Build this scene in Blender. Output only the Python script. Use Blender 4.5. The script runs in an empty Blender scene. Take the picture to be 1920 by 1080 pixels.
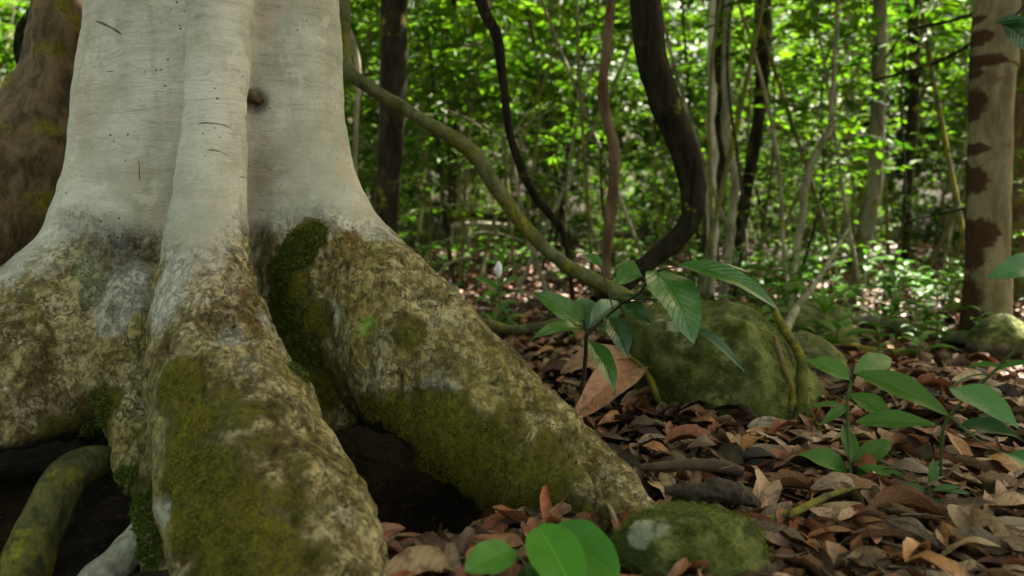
import bpy, math, random
import numpy as np
from mathutils import Vector, Matrix
from mathutils.bvhtree import BVHTree
random.seed(7); RNG = np.random.default_rng(7)
SC = bpy.context.scene; COL = SC.collection
R = math.radians

# ------------------------------------------------------------ camera, light
FPX = 1400.0; HOR = 430.0; CAMZ = 0.62
PITCH = math.atan((540 - HOR) / FPX)
cd = bpy.data.cameras.new('camera'); cam = bpy.data.objects.new('camera', cd); COL.objects.link(cam)
cam.location = (0, 0, CAMZ); cam.rotation_euler = (math.pi / 2 - PITCH, 0, 0)
cd.sensor_width = 36; cd.lens = 36 * FPX / 1920; cd.clip_start = 0.05; cd.clip_end = 2000
cd.dof.use_dof = True; cd.dof.focus_distance = 1.85; cd.dof.aperture_fstop = 2.2
SC.camera = cam
SUN_EL, SUN_AZ = R(58), R(50)           # azimuth clockwise from +Y
w = bpy.data.worlds.new('World'); SC.world = w; w.use_nodes = True
nt = w.node_tree; bg = nt.nodes['Background']
sky = nt.nodes.new('ShaderNodeTexSky'); sky.sky_type = 'NISHITA'; sky.sun_disc = False
sky.sun_elevation = SUN_EL; sky.sun_rotation = SUN_AZ; sky.air_density = 1.0; sky.dust_density = 3.0; sky.ozone_density = 0.6
tint = nt.nodes.new('ShaderNodeMix'); tint.data_type = 'RGBA'; tint.blend_type = 'MULTIPLY'; tint.inputs[0].default_value = 1.0
tint.inputs[7].default_value = (1.0, .86, .50, 1); nt.links.new(sky.outputs[0], tint.inputs[6]); nt.links.new(tint.outputs[2], bg.inputs[0]); bg.inputs[1].default_value = 0.08
sd = bpy.data.lights.new('sun', 'SUN'); sun = bpy.data.objects.new('sun', sd); COL.objects.link(sun)
sd.energy = 5.0; sd.angle = R(0.5); sd.color = (1.0, 0.95, 0.85)
sdir = Vector((math.sin(SUN_AZ) * math.cos(SUN_EL), math.cos(SUN_AZ) * math.cos(SUN_EL), math.sin(SUN_EL)))
sun.rotation_euler = sdir.to_track_quat('Z', 'Y').to_euler()
SC.view_settings.view_transform = 'Standard'; SC.view_settings.look = 'None'
SC.view_settings.gamma = 1.0; SC.view_settings.exposure = 3.12
SC.render.engine = 'CYCLES'; SC.render.resolution_x = 1024; SC.render.resolution_y = 576

def ray(u, v):
    a = (u - 960) / FPX; b = -(v - 540) / FPX
    s, c = math.sin(PITCH), math.cos(PITCH)
    return np.array([a, c + b * s, -s + b * c])
def W(u, v, y):
    d = ray(u, v); return np.array([0, 0, CAMZ]) + d * (y / d[1])

# ------------------------------------------------------------ numpy noise
def _h(i, j, k, s):
    n = (i.astype(np.int64) * 374761393 + j.astype(np.int64) * 668265263 + k.astype(np.int64) * 1442695041 + s * 974634777) & 0xffffffff
    n = ((n ^ (n >> 13)) * 1274126177) & 0xffffffff
    n = ((n ^ (n >> 16)) * 2246822519) & 0xffffffff
    return ((n ^ (n >> 15)) & 0xffffff) / float(0xffffff)
def vn(p, sc=1.0, s=0):
    q = np.asarray(p, float) * sc + 100.0
    i = np.floor(q).astype(np.int64); f = q - i; f = f * f * (3 - 2 * f)
    x, y, z = i[:, 0], i[:, 1], i[:, 2]; o = 0
    for a in (0, 1):
        wa = f[:, 0] if a else 1 - f[:, 0]
        for b in (0, 1):
            wb = f[:, 1] if b else 1 - f[:, 1]
            for c in (0, 1):
                wc = f[:, 2] if c else 1 - f[:, 2]
                o = o + wa * wb * wc * _h(x + a, y + b, z + c, s)
    return o * 2 - 1
def fbm(p, sc=1.0, oct=4, s=0):
    o = 0; a = 0.5
    for k in range(oct):
        o = o + a * vn(p, sc * 2 ** k, s + k); a *= 0.5
    return o
def sst(x, a, b):
    t = np.clip((x - a) / (b - a), 0, 1); return t * t * (3 - 2 * t)

# ------------------------------------------------------------ objects
def tag(o, label=None, cat=None, group=None, kind=None):
    if label: o['label'] = label
    if cat: o['category'] = cat
    if group: o['group'] = group
    if kind: o['kind'] = kind
    return o
def thing(name, label, cat, loc=(0, 0, 0), group=None):
    o = bpy.data.objects.new(name, None); COL.objects.link(o); o.location = loc; o.empty_display_size = .1
    return tag(o, label, cat, group)
def mkmesh(name, V, F, mats, col=None, uv=None, smooth=True, attrs=None, midx=None):
    me = bpy.data.meshes.new(name)
    V = np.asarray(V, np.float32); F = np.asarray(F, np.int32); n = F.shape[1]
    me.vertices.add(len(V)); me.vertices.foreach_set('co', V.ravel())
    me.loops.add(F.size); me.loops.foreach_set('vertex_index', F.ravel())
    me.polygons.add(len(F)); me.polygons.foreach_set('loop_start', np.arange(0, F.size, n, dtype=np.int32))
    me.polygons.foreach_set('loop_total', np.full(len(F), n, np.int32))
    if smooth: me.polygons.foreach_set('use_smooth', np.ones(len(F), bool))
    if midx is not None: me.polygons.foreach_set('material_index', np.asarray(midx, np.int32))
    if col is not None:
        a = me.color_attributes.new('Col', 'FLOAT_COLOR', 'POINT')
        a.data.foreach_set('color', np.c_[col, np.ones(len(col))].astype(np.float32).ravel())
    if uv is not None:
        l = me.uv_layers.new(name='UVMap'); l.data.foreach_set('uv', np.asarray(uv, np.float32)[F.ravel()].ravel())
    for k, val in (attrs or {}).items():
        a = me.attributes.new(k, 'FLOAT', 'POINT'); a.data.foreach_set('value', np.asarray(val, np.float32))
    for m in (mats if isinstance(mats, (list, tuple)) else [mats]): me.materials.append(m)
    me.update(); me.validate()
    return me
def obj(name, me, parent=None, loc=None):
    o = bpy.data.objects.new(name, me); COL.objects.link(o)
    if parent is not None: o.parent = parent
    if loc is not None: o.location = loc
    return o
def part(name, V, F, mat, parent=None, **k):
    V = np.asarray(V, float)
    if parent is not None:
        p = parent; off = np.zeros(3)
        while p is not None: off += np.array(p.location); p = p.parent
        V = V - off
    return obj(name, mkmesh(name, V, F, mat, **k), parent)
def join(parts):
    """parts = list of dict(V,F,col,uv)"""
    Vs, Fs, Cs, Us = [], [], [], []; o = 0
    for p in parts:
        Vs.append(p['V']); Fs.append(p['F'] + o); o += len(p['V']); Cs.append(p['col']); Us.append(p['uv'])
    return dict(V=np.concatenate(Vs), F=np.concatenate(Fs), col=np.concatenate(Cs), uv=np.concatenate(Us))

# ------------------------------------------------------------ node helpers
class M:
    def __init__(s, name):
        s.m = bpy.data.materials.new(name); s.m.use_nodes = True; s.t = s.m.node_tree
        s.b = s.t.nodes['Principled BSDF']; s.out = s.t.nodes['Material Output']; s.tc = None
    def n(s, typ, **kw):
        x = s.t.nodes.new(typ)
        for k, v in kw.items(): setattr(x, k, v)
        return x
    def set(s, inp, v):
        if isinstance(v, bpy.types.NodeSocket): s.t.links.new(v, inp)
        elif isinstance(v, (tuple, list)) and len(v) == 3 and inp.type == 'RGBA': inp.default_value = (*v, 1)
        else: inp.default_value = v
    def pos(s, sc=(1, 1, 1)):
        if not s.tc: s.tc = s.n('ShaderNodeTexCoord')
        mp = s.n('ShaderNodeMapping'); mp.inputs['Scale'].default_value = sc
        s.t.links.new(s.tc.outputs['Object'], mp.inputs[0]); return mp.outputs[0]
    def uv(s):
        if not s.tc: s.tc = s.n('ShaderNodeTexCoord')
        return s.tc.outputs['UV']
    def noise(s, sc, det=6, rough=.6, dist=0, vec=None):
        x = s.n('ShaderNodeTexNoise'); x.inputs['Scale'].default_value = sc; x.inputs['Detail'].default_value = det
        x.inputs['Roughness'].default_value = rough; x.inputs['Distortion'].default_value = dist
        s.t.links.new(vec if vec is not None else s.pos(), x.inputs['Vector']); return x.outputs['Fac']
    def voro(s, sc, vec=None, feat='F1', out='Distance'):
        x = s.n('ShaderNodeTexVoronoi', feature=feat); x.inputs['Scale'].default_value = sc
        s.t.links.new(vec if vec is not None else s.pos(), x.inputs['Vector']); return x.outputs[out]
    def math(s, op, a, b=0.0, c=None):
        x = s.n('ShaderNodeMath', operation=op); s.set(x.inputs[0], a); s.set(x.inputs[1], b)
        if c is not None: s.set(x.inputs[2], c)
        return x.outputs[0]
    def ss(s, v, a, b, lo=0.0, hi=1.0):
        x = s.n('ShaderNodeMapRange', interpolation_type='SMOOTHSTEP'); s.set(x.inputs[0], v)
        x.inputs[1].default_value = a; x.inputs[2].default_value = b; x.inputs[3].default_value = lo; x.inputs[4].default_value = hi
        return x.outputs[0]
    def mix(s, f, a, b, mode='MIX'):
        x = s.n('ShaderNodeMix', data_type='RGBA', blend_type=mode); s.set(x.inputs[0], f); s.set(x.inputs[6], a); s.set(x.inputs[7], b)
        return x.outputs[2]
    def attr(s, name, out='Fac'):
        x = s.n('ShaderNodeAttribute', attribute_name=name); return x.outputs[out]
    def bump(s, h, dist, strength=1.0, prev=None):
        x = s.n('ShaderNodeBump'); x.inputs['Distance'].default_value = dist; x.inputs['Strength'].default_value = strength
        s.set(x.inputs['Height'], h)
        if prev is not None: s.t.links.new(prev, x.inputs['Normal'])
        return x.outputs[0]
    def base(s, c, rough=.8, nrm=None, spec=.3):
        s.set(s.b.inputs['Base Color'], c); s.set(s.b.inputs['Roughness'], rough)
        s.b.inputs['Specular IOR Level'].default_value = spec
        if nrm is not None: s.t.links.new(nrm, s.b.inputs['Normal'])
        return s

def moss_colour(m, light=1.0):
    a = m.mix(m.ss(m.noise(9, 7, .7), .36, .64), (.075, .068, .009), (.180, .155, .018))
    a = m.mix(m.ss(m.noise(28, 8, .75, vec=m.pos((1, 1, .5))), .45, .70), a, (.22, .195, .035))
    a = m.mix(m.ss(m.noise(4, 4), .5, .72, 0, .55), a, (.055, .085, .018))
    a = m.mix(m.ss(m.noise(75, 6, .8), .48, .62, 0, .75), a, (.030, .028, .007))
    if light != 1.0: a = m.mix(1.0, a, (light, light, light), 'MULTIPLY')
    return a

def mat_bigtree():
    m = M('buttress_bark')
    g = m.attr('grey'); mo = m.attr('moss'); st = m.attr('stain'); pl = m.attr('pale'); br = m.attr('bright')
    # smooth pale upper bark
    n1 = m.noise(3.5, 6, .6); n2 = m.noise(9, 5, .6)
    grey = m.mix(m.ss(n1, .36, .60), (.275, .260, .215), (.430, .400, .360))
    grey = m.mix(m.ss(m.noise(7, 6, .65, vec=m.pos((1, 1, .35))), .48, .66, 0, .7), grey, (.36, .285, .215))
    grey = m.mix(m.ss(n2, .58, .72, 0, .35), grey, (.22, .23, .15))
    grey = m.mix(m.ss(m.noise(28, 8, .75, .5), .56, .70, 0, .35), grey, (.17, .15, .10))
    rings = m.noise(10, 5, .65, .6, vec=m.pos((.7, .7, 3.2)))      # fine horizontal wrinkles
    grey = m.mix(m.math('MULTIPLY', m.ss(rings, .60, .72, 0, .5), m.ss(m.noise(3, 4, .6), .50, .62)), grey, (.16, .165, .12))
    grey = m.mix(m.ss(m.noise(11, 7, .7, .3, vec=m.pos((1, 1, .12))), .52, .66, 0, .5), grey, (.235, .22, .15))
    grey = m.mix(m.ss(m.noise(5, 9, .78, .3), .55, .64, 0, .45), grey, (.20, .195, .15))
    grey = m.mix(m.ss(m.noise(12, 8, .75, .3), .56, .62, 0, .4), grey, (.50, .48, .42))
    gf = m.noise(90, 8, .8, .5, vec=m.pos((.6, .6, 1.6))); grey = m.mix(m.ss(gf, .54, .62, 0, .45), grey, (.20, .19, .145))
    pits = m.voro(46); grey = m.mix(m.math('MULTIPLY', m.ss(pits, .10, .16, 1, 0), m.ss(m.noise(7, 3), .52, .6)), grey, (.07, .06, .045))
    # flaky lower bark
    nb = m.noise(13, 8, .68, .8, vec=m.pos((1, 1, .6)))
    brown = m.mix(m.ss(nb, .40, .58), (.130, .095, .036), (.42, .345, .185))
    brown = m.mix(m.ss(m.noise(7, 9, .78, .5), .52, .60), brown, (.42, .355, .26))
    brown = m.mix(m.ss(m.noise(5, 8, .75), .50, .62, 0, .85), brown, (.135, .105, .020))
    brown = m.mix(m.ss(m.noise(60, 6, .75), .50, .62, 0, .75), brown, (.060, .040, .018))
    brown = m.mix(m.ss(m.noise(3.2, 8, .72), .44, .60, 0, .7), brown, (.20, .165, .035))
    fl = m.math('ABSOLUTE', m.math('SUBTRACT', m.noise(11, 6, .65, .4, vec=m.pos((1, 1, .55))), .5))
    fine = m.noise(60, 9, .80, .3, vec=m.pos((1, 1, .75)))
    fm = m.ss(m.noise(6, 5, .7), .40, .62); brown = m.mix(m.math('MULTIPLY', m.ss(fine, .53, .63, 0, .6), fm), brown, (.075, .052, .025)); brown = m.mix(m.math('MULTIPLY', m.ss(fine, .46, .36, 0, .6), fm), brown, (.42, .36, .25))
    brown = m.mix(m.math('MULTIPLY', m.ss(fl, .0, .018, .8, 0), m.ss(nb, .42, .55)), brown, (.05, .035, .02))
    brown = m.mix(m.math('MULTIPLY', st, m.ss(m.noise(18, 7, .75), .38, .6)), brown, (.13, .060, .020))
    edge = m.math('ADD', g, m.math('MULTIPLY', m.math('SUBTRACT', m.noise(11, 9, .75, .6), .5), 1.5))
    c = m.mix(m.ss(edge, .25, .75), brown, grey)
    c = m.mix(m.ss(m.math('ADD', pl, m.math('MULTIPLY', m.math('SUBTRACT', m.noise(22, 6, .7), .5), .8)), .45, .85, 0, .85), c, (.37, .35, .30))
    mm = m.math('ADD', mo, m.math('MULTIPLY', m.math('SUBTRACT', m.noise(14, 10, .82), .5), 1.9))
    mf = m.ss(mm, .40, .66)
    mc = moss_colour(m)
    mc = m.mix(m.ss(m.noise(8, 9, .8, .4), .56, .66, 0, .8), mc, (.15, .115, .055))
    c = m.mix(mf, c, mc)
    c = m.mix(m.ss(m.math('ADD', br, m.math('MULTIPLY', m.math('SUBTRACT', m.noise(38, 8, .8), .5), 2.2)), .5, .8), c, (.15, .24, .035))
    c = m.mix(m.math('MULTIPLY', m.attr('lichen'), .8), c, (.21, .22, .13))
    shade_dark = m.attr('shade_dark')
    c = m.mix(shade_dark, c, (.018, .012, .007))  # shade put into the colour: dark hollows and low undersides
    h1 = m.math('MULTIPLY', m.math('SUBTRACT', rings, .5), m.math('MULTIPLY', g, .5))
    h2 = m.math('MULTIPLY', m.math('ADD', nb, m.noise(60, 6, .7)), m.math('SUBTRACT', 1.0, g))
    h3 = m.math('MULTIPLY', m.noise(160, 4, .8), m.math('MULTIPLY', mf, .9))
    h = m.math('ADD', m.math('ADD', h1, m.math('MULTIPLY', h2, .8)), h3)
    h = m.math('ADD', h, m.math('MULTIPLY', m.noise(55, 5, .6), .12))
    h = m.math('SUBTRACT', h, m.math('MULTIPLY', m.ss(fine, .50, .60), m.math('MULTIPLY', m.math('SUBTRACT', 1.0, g), .28))); h = m.math('SUBTRACT', h, m.math('MULTIPLY', m.ss(fl, 0, .018, .5, 0), m.math('SUBTRACT', 1.0, g)))
    m.base(c, .82, m.bump(h, .018, 1.0), .15); return m.m

def mat_bark(name, a, b, patch=None, moss=0.0, sc=14, stretch=.3, bd=.012, spots=None):
    m = M(name)
    n = m.noise(sc, 8, .7, .4, vec=m.pos((1, 1, stretch)))
    c = m.mix(m.ss(n, .35, .66), a, b)
    if patch:
        pn = m.attr('patch')
        c = m.mix(m.ss(m.noise(5, 8, .75, vec=m.pos((1, 1, 2.2))), .52, .66, 0, .7), c, (.085, .050, .028)); c = m.mix(m.ss(m.math('ADD', pn, m.math('MULTIPLY', m.math('SUBTRACT', m.noise(26, 10, .85), .5), 2.4)), .38, .64, 0, .92), c, patch)
    if spots: c = m.mix(m.ss(m.noise(9, 6, .7), .56, .66), c, spots)
    if moss: c = m.mix(m.ss(m.noise(7, 7, .7), .62 - moss * .35, .75 - moss * .35), c, moss_colour(m))
    m.base(c, .85, m.bump(m.math('ADD', n, m.math('MULTIPLY', m.noise(sc * 5, 4, .7), .4)), bd, .9), .08); return m.m

def mat_rock():
    m = M('mossy_rock')
    nb = m.noise(7, 8, .7, .5)
    c = m.mix(m.ss(m.noise(20, 6), .4, .65), (.07, .058, .035), (.17, .14, .09))
    mk = m.math('ADD', m.attr('moss'), m.math('MULTIPLY', m.math('SUBTRACT', nb, .5), 1.4))
    mc = m.mix(m.ss(m.noise(6, 9, .78, .1), .40, .60), (.040, .050, .012), (.125, .135, .032))
    mc = m.mix(m.ss(m.noise(24, 9, .8, .2), .50, .62), mc, (.175, .19, .065))
    mc = m.mix(m.ss(m.noise(12, 5, .7), .58, .7, 0, .7), mc, (.045, .04, .015))
    c = m.mix(m.ss(mk, .3, .6), c, mc)
    pl = m.attr('pale')
    c = m.mix(m.ss(m.math('ADD', pl, m.math('MULTIPLY', m.math('SUBTRACT', m.noise(26, 7, .7), .5), .9)), .45, .75), c, (.30, .30, .20))
    h = m.math('ADD', m.noise(26, 8, .75), m.math('MULTIPLY', m.noise(150, 4, .8), .5))
    m.base(c, .9, m.bump(h, .016, .9), .2); return m.m

def mat_leaf(name, rough=.42, trans=.4, veins=True, spec=.5, bstr=.5, tint=(1.05, 1.35, .5)):
    m = M(name)
    c = m.attr('Col', 'Color')
    sep = m.n('ShaderNodeSeparateXYZ'); m.t.links.new(m.uv(), sep.inputs[0])
    nrm = None
    if veins:
        au = m.math('ABSOLUTE', m.math('SUBTRACT', sep.outputs[0], .5))
        mid = m.ss(au, .012, .035, 1, 0)
        ph = m.math('SUBTRACT', m.math('MULTIPLY', sep.outputs[1], 12.0), m.math('MULTIPLY', au, 5.0))
        fr = m.math('ABSOLUTE', m.math('SUBTRACT', m.math('FRACT', ph), .5))
        sv = m.ss(fr, .02, .10, 1, 0)
        v = m.math('MAXIMUM', mid, m.math('MULTIPLY', sv, .45))
        c2 = m.mix(m.math('MULTIPLY', v, .65), c, m.mix(1.0, c, (1.7, 1.6, 1.5), 'MULTIPLY'))
        c = m.mix(m.ss(m.noise(40, 4), .55, .75, 0, .45), c2, m.mix(1.0, c2, (.6, .7, .5), 'MULTIPLY'))
        c = m.mix(m.ss(m.noise(55, 7, .75), .66, .70), c, (.13, .085, .03))
        c = m.mix(m.ss(m.noise(18, 5, .6), .62, .72, 0, .4), c, (.16, .20, .10))
        nrm = m.bump(m.math('SUBTRACT', m.math('MULTIPLY', m.noise(35, 3), .5), v), .004, bstr)
    m.base(c, rough, nrm, spec)
    if trans > 0:
        tr = m.n('ShaderNodeBsdfTranslucent'); m.set(tr.inputs[0], m.mix(1.0, c, tint, 'MULTIPLY'))
        if nrm is not None: m.t.links.new(nrm, tr.inputs['Normal'])
        mx = m.n('ShaderNodeMixShader'); mx.inputs[0].default_value = trans
        m.t.links.new(m.b.outputs[0], mx.inputs[1]); m.t.links.new(tr.outputs[0], mx.inputs[2]); m.t.links.new(mx.outputs[0], m.out.inputs[0])
    return m.m

def mat_litter():
    m = M('dead_leaf')
    c = m.attr('Col', 'Color')
    sep = m.n('ShaderNodeSeparateXYZ'); m.t.links.new(m.uv(), sep.inputs[0])
    au = m.math('ABSOLUTE', m.math('SUBTRACT', sep.outputs[0], .5))
    mid = m.ss(au, .015, .045, 1, 0)
    ph = m.math('SUBTRACT', m.math('MULTIPLY', sep.outputs[1], 9.0), m.math('MULTIPLY', au, 4.0))
    sv = m.ss(m.math('ABSOLUTE', m.math('SUBTRACT', m.math('FRACT', ph), .5)), .02, .12, 1, 0)
    v = m.math('MAXIMUM', mid, m.math('MULTIPLY', sv, .4))
    n = m.noise(30, 7, .7)
    c = m.mix(m.ss(n, .48, .62, 0, .85), c, m.mix(1.0, c, (.34, .28, .25), 'MULTIPLY'))
    c = m.mix(m.ss(m.noise(14, 4), .55, .75, 0, .5), c, m.mix(1.0, c, (1.5, 1.4, 1.3), 'MULTIPLY'))
    c = m.mix(m.math('MULTIPLY', v, .4), c, m.mix(1.0, c, (.6, .55, .5), 'MULTIPLY'))
    m.base(c, .5, m.bump(m.math('SUBTRACT', n, m.math('MULTIPLY', v, .6)), .004, .9), .36)
    return m.m

def mat_soil():
    m = M('forest_soil')
    n = m.noise(9, 8, .7)
    c = m.mix(m.ss(n, .38, .64), (.008, .005, .003), (.040, .025, .014))
    c = m.mix(m.ss(m.noise(45, 6, .7), .55, .7), c, (.10, .066, .04))
    m.base(c, .9, m.bump(m.math('ADD', n, m.noise(60, 6, .7)), .02, 1), .2); return m.m

def mat_flat(name, c, rough=.8, var=.35):
    m = M(name)
    d = tuple(x * (1 - var) for x in c)
    m.base(m.mix(m.ss(m.noise(25, 6, .7), .35, .65), d, c), rough, m.bump(m.noise(60, 5, .7), .004, .6), .25); return m.m

B_BIG = mat_bigtree(); B_SOIL = mat_soil(); B_ROCK = mat_rock(); B_LIT = mat_litter()
L_HERO = mat_leaf('glossy_leaf', .30, .22, True, .5, 1.2); L_SOFT = mat_leaf('thin_leaf', .45, .35, True, .3)
L_FAR = mat_leaf('understory_leaf', .55, .5, False, .15)
B_DARK = mat_bark('dark_bark', (.006, .0045, .0025), (.030, .024, .015), moss=.25)
B_VINE = mat_bark('liana_bark', (.050, .052, .022), (.125, .125, .060), moss=.45, sc=22, stretch=.6)
B_VINED = mat_bark('dark_liana_bark', (.004, .003, .0018), (.024, .019, .011), moss=.1, sc=26, stretch=.12, bd=.02)
B_RED = mat_bark('reddish_bark', (.055, .032, .018), (.14, .09, .055), sc=20)
B_PALE = mat_bark('pale_stem_bark', (.09, .08, .05), (.27, .24, .17), moss=.2, sc=16)
B_BRN = mat_bark('brown_bark', (.045, .032, .018), (.165, .110, .065), moss=.30, sc=16, stretch=.5, bd=.02)
B_PATCH = mat_bark('patchy_bark', (.085, .068, .034), (.185, .150, .088), patch=(.034, .014, .007), sc=12)
B_TWIG = mat_flat('dry_twig', (.24, .18, .11)); B_ROT = mat_flat('rotten_wood', (.045, .032, .02), .9, .6)
B_MOSS = mat_bark('mossy_root_bark', (.03, .036, .010), (.095, .10, .022), moss=.6, sc=14, stretch=.8)

# ------------------------------------------------------------ shape builders
def leaves(pos, d, nrm, L, Wd, col, segs=4, arch=.15, fold=.25, a=.85, b=1.0, across=1, twist=0.0, wav=0.0):
    """N leaves at once: base, unit direction, normal, length, width. arch, fold in lengths. Returns dict."""
    pos = np.atleast_2d(pos).astype(float); N = len(pos)
    d = np.broadcast_to(np.atleast_2d(d), (N, 3)).astype(float); nrm = np.broadcast_to(np.atleast_2d(nrm), (N, 3)).astype(float)
    d = d / np.linalg.norm(d, axis=1, keepdims=True)
    nrm = nrm - (nrm * d).sum(1, keepdims=True) * d; nrm /= np.linalg.norm(nrm, axis=1, keepdims=True) + 1e-9
    sd_ = np.cross(d, nrm)
    B = lambda x: np.broadcast_to(np.asarray(x, float).reshape(-1), (N,))
    L, Wd, arch, fold, twist, wav = map(B, (L, Wd, arch, fold, twist, wav)); col = np.broadcast_to(np.atleast_2d(col), (N, 3))
    t = np.linspace(0, 1, segs + 1); ws = np.linspace(-1, 1, 2 * across + 1)
    wid = np.sin(np.pi * np.clip(t, 0.0, 1) ** a) ** b; wid[0] = .03; wid[-1] = .01
    V = np.zeros((N, segs + 1, len(ws), 3)); UV = np.zeros((N, segs + 1, len(ws), 2))
    ph = RNG.uniform(0, 6.28, N)
    for i, tt in enumerate(t):
        up = arch * L * 4 * tt * (1 - tt) - arch * L * .0
        ct = np.cos(twist * (tt - .5)); st = np.sin(twist * (tt - .5))
        s2 = sd_ * ct[:, None] + nrm * st[:, None]; n2 = nrm * ct[:, None] - sd_ * st[:, None]
        for j, q in enumerate(ws):
            lift = abs(q) * fold * Wd * wid[i] + wav * Wd * abs(q) * np.sin(ph + tt * 14 + (3 if q > 0 else 0))
            V[:, i, j] = pos + d * (tt * L)[:, None] + s2 * (q * .5 * Wd * wid[i])[:, None] + n2 * (up + lift)[:, None]
            UV[:, i, j] = ((q + 1) / 2, tt)
    C = np.repeat(col[:, None, :], (segs + 1) * len(ws), 1).reshape(-1, 3)
    nw = len(ws); f = []
    for i in range(segs):
        for j in range(nw - 1):
            k = i * nw + j; f.append((k, k + 1, k + nw + 1, k + nw))
    f = np.array(f); F = (f[None] + (np.arange(N) * (segs + 1) * nw)[:, None, None]).reshape(-1, 4)
    return dict(V=V.reshape(-1, 3), F=F, col=C, uv=UV.reshape(-1, 2))

def crom(P, R_, n):
    P = np.asarray(P, float); Rr = np.asarray(R_, float)
    X = np.c_[P, Rr]; X = np.vstack([2 * X[0] - X[1], X, 2 * X[-1] - X[-2]]); out = []
    for i in range(1, len(X) - 2):
        for t in np.linspace(0, 1, n, endpoint=False):
            p0, p1, p2, p3 = X[i - 1:i + 3]
            out.append(.5 * ((2 * p1) + (-p0 + p2) * t + (2 * p0 - 5 * p1 + 4 * p2 - p3) * t * t + (-p0 + 3 * p1 - 3 * p2 + p3) * t ** 3))
    out.append(X[-2]); out = np.array(out); return out[:, :3], np.maximum(out[:, 3], 5e-4)
def tube(P, R_, n=8, sides=12, rough=.08, nsc=12, seed=0, col=(1, 1, 1), wob=0.0):
    C, r = crom(P, R_, n); m = len(C)
    if wob: C = C + np.c_[fbm(C, 6, 3, seed), fbm(C, 6, 3, seed + 9), fbm(C, 6, 3, seed + 17)] * wob
    T = np.gradient(C, axis=0); T /= np.linalg.norm(T, axis=1, keepdims=True) + 1e-9
    u = np.cross(T[0], [0.3, 1, .2]); u /= np.linalg.norm(u); V = []
    for i in range(m):
        u = u - (u @ T[i]) * T[i]; u /= np.linalg.norm(u); v = np.cross(T[i], u)
        an = np.linspace(0, 2 * np.pi, sides, endpoint=False)
        V.append(C[i] + (np.cos(an)[:, None] * u + np.sin(an)[:, None] * v) * r[i])
    V = np.concatenate(V); ctr = np.repeat(C, sides, 0); rr = np.repeat(r, sides)
    nn = (V - ctr) / (rr[:, None] + 1e-9)
    V = V + nn * (fbm(V, nsc, 4, seed) * 2 * rough * rr)[:, None]
    F = []
    i, j = np.meshgrid(np.arange(m - 1), np.arange(sides), indexing='ij'); i = i.ravel(); j = j.ravel(); j2 = (j + 1) % sides
    F = np.c_[i * sides + j, i * sides + j2, (i + 1) * sides + j2, (i + 1) * sides + j]
    # caps
    k = len(V); V = np.vstack([V, C[0], C[-1]]); jj = np.arange(sides); j2 = (jj + 1) % sides
    F = np.vstack([F, np.c_[j2, jj, np.full(sides, k), np.full(sides, k)][:, :4], np.c_[(m - 1) * sides + jj, (m - 1) * sides + j2, np.full(sides, k + 1), np.full(sides, k + 1)]])
    return dict(V=V, F=F, col=np.tile(col, (len(V), 1)), uv=np.zeros((len(V), 2)))
def clean(d):   # split degenerate quads into a polygon soup friendly to validate(): keep them, mesh.validate fixes
    return d
def tubepart(name, parts, mat, parent=None, **k):
    j = join(parts) if len(parts) > 1 else parts[0]
    return part(name, j['V'], j['F'], mat, parent, **k)
def px(pts):    # (u, v, Y, radius in px) -> points and radii
    return [W(u, v, y) for u, v, y, r in pts], [r * y / FPX for u, v, y, r in pts]

def surfnets(f, org, h):
    s = f < 0; nx, ny, nz = f.shape
    c = np.zeros((nx - 1, ny - 1, nz - 1), np.int8)
    for a in (0, 1):
        for b in (0, 1):
            for d in (0, 1): c += s[a:nx - 1 + a, b:ny - 1 + b, d:nz - 1 + d]
    act = (c > 0) & (c < 8); I = np.argwhere(act); idm = np.full(act.shape, -1, np.int64); idm[act] = np.arange(len(I))
    acc = np.zeros((len(I), 3)); cnt = np.zeros(len(I))
    cor = [(a, b, d) for a in (0, 1) for b in (0, 1) for d in (0, 1)]
    for p in cor:
        for ax in range(3):
            if p[ax]: continue
            q = list(p); q[ax] = 1
            fa = f[I[:, 0] + p[0], I[:, 1] + p[1], I[:, 2] + p[2]]; fb = f[I[:, 0] + q[0], I[:, 1] + q[1], I[:, 2] + q[2]]
            m = (fa < 0) != (fb < 0); t = np.where(m, fa / np.where(m, fa - fb, 1), 0)
            e = np.array(p, float)[None] + np.eye(3)[ax][None] * t[:, None]
            acc += np.where(m[:, None], e, 0); cnt += m
    V = (I + acc / cnt[:, None]) * h + org
    F = []
    for ax in range(3):
        sl0 = [slice(None)] * 3; sl1 = [slice(None)] * 3; sl0[ax] = slice(0, -1); sl1[ax] = slice(1, None)
        a, b = s[tuple(sl0)], s[tuple(sl1)]; E = np.argwhere(a != b)
        o1, o2 = [(1, 2), (2, 0), (0, 1)][ax]
        ok = (E[:, o1] > 0) & (E[:, o2] > 0) & (E[:, o1] < f.shape[o1] - 1) & (E[:, o2] < f.shape[o2] - 1); E = E[ok]
        def g(d1, d2):
            q = E.copy(); q[:, o1] += d1; q[:, o2] += d2; return idm[q[:, 0], q[:, 1], q[:, 2]]
        Q = np.c_[g(-1, -1), g(0, -1), g(0, 0), g(-1, 0)]
        inside = a[E[:, 0], E[:, 1], E[:, 2]]
        Q[~inside] = Q[~inside][:, ::-1]; F.append(Q)
    F = np.concatenate(F); return V, F[(F >= 0).all(1)]
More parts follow.
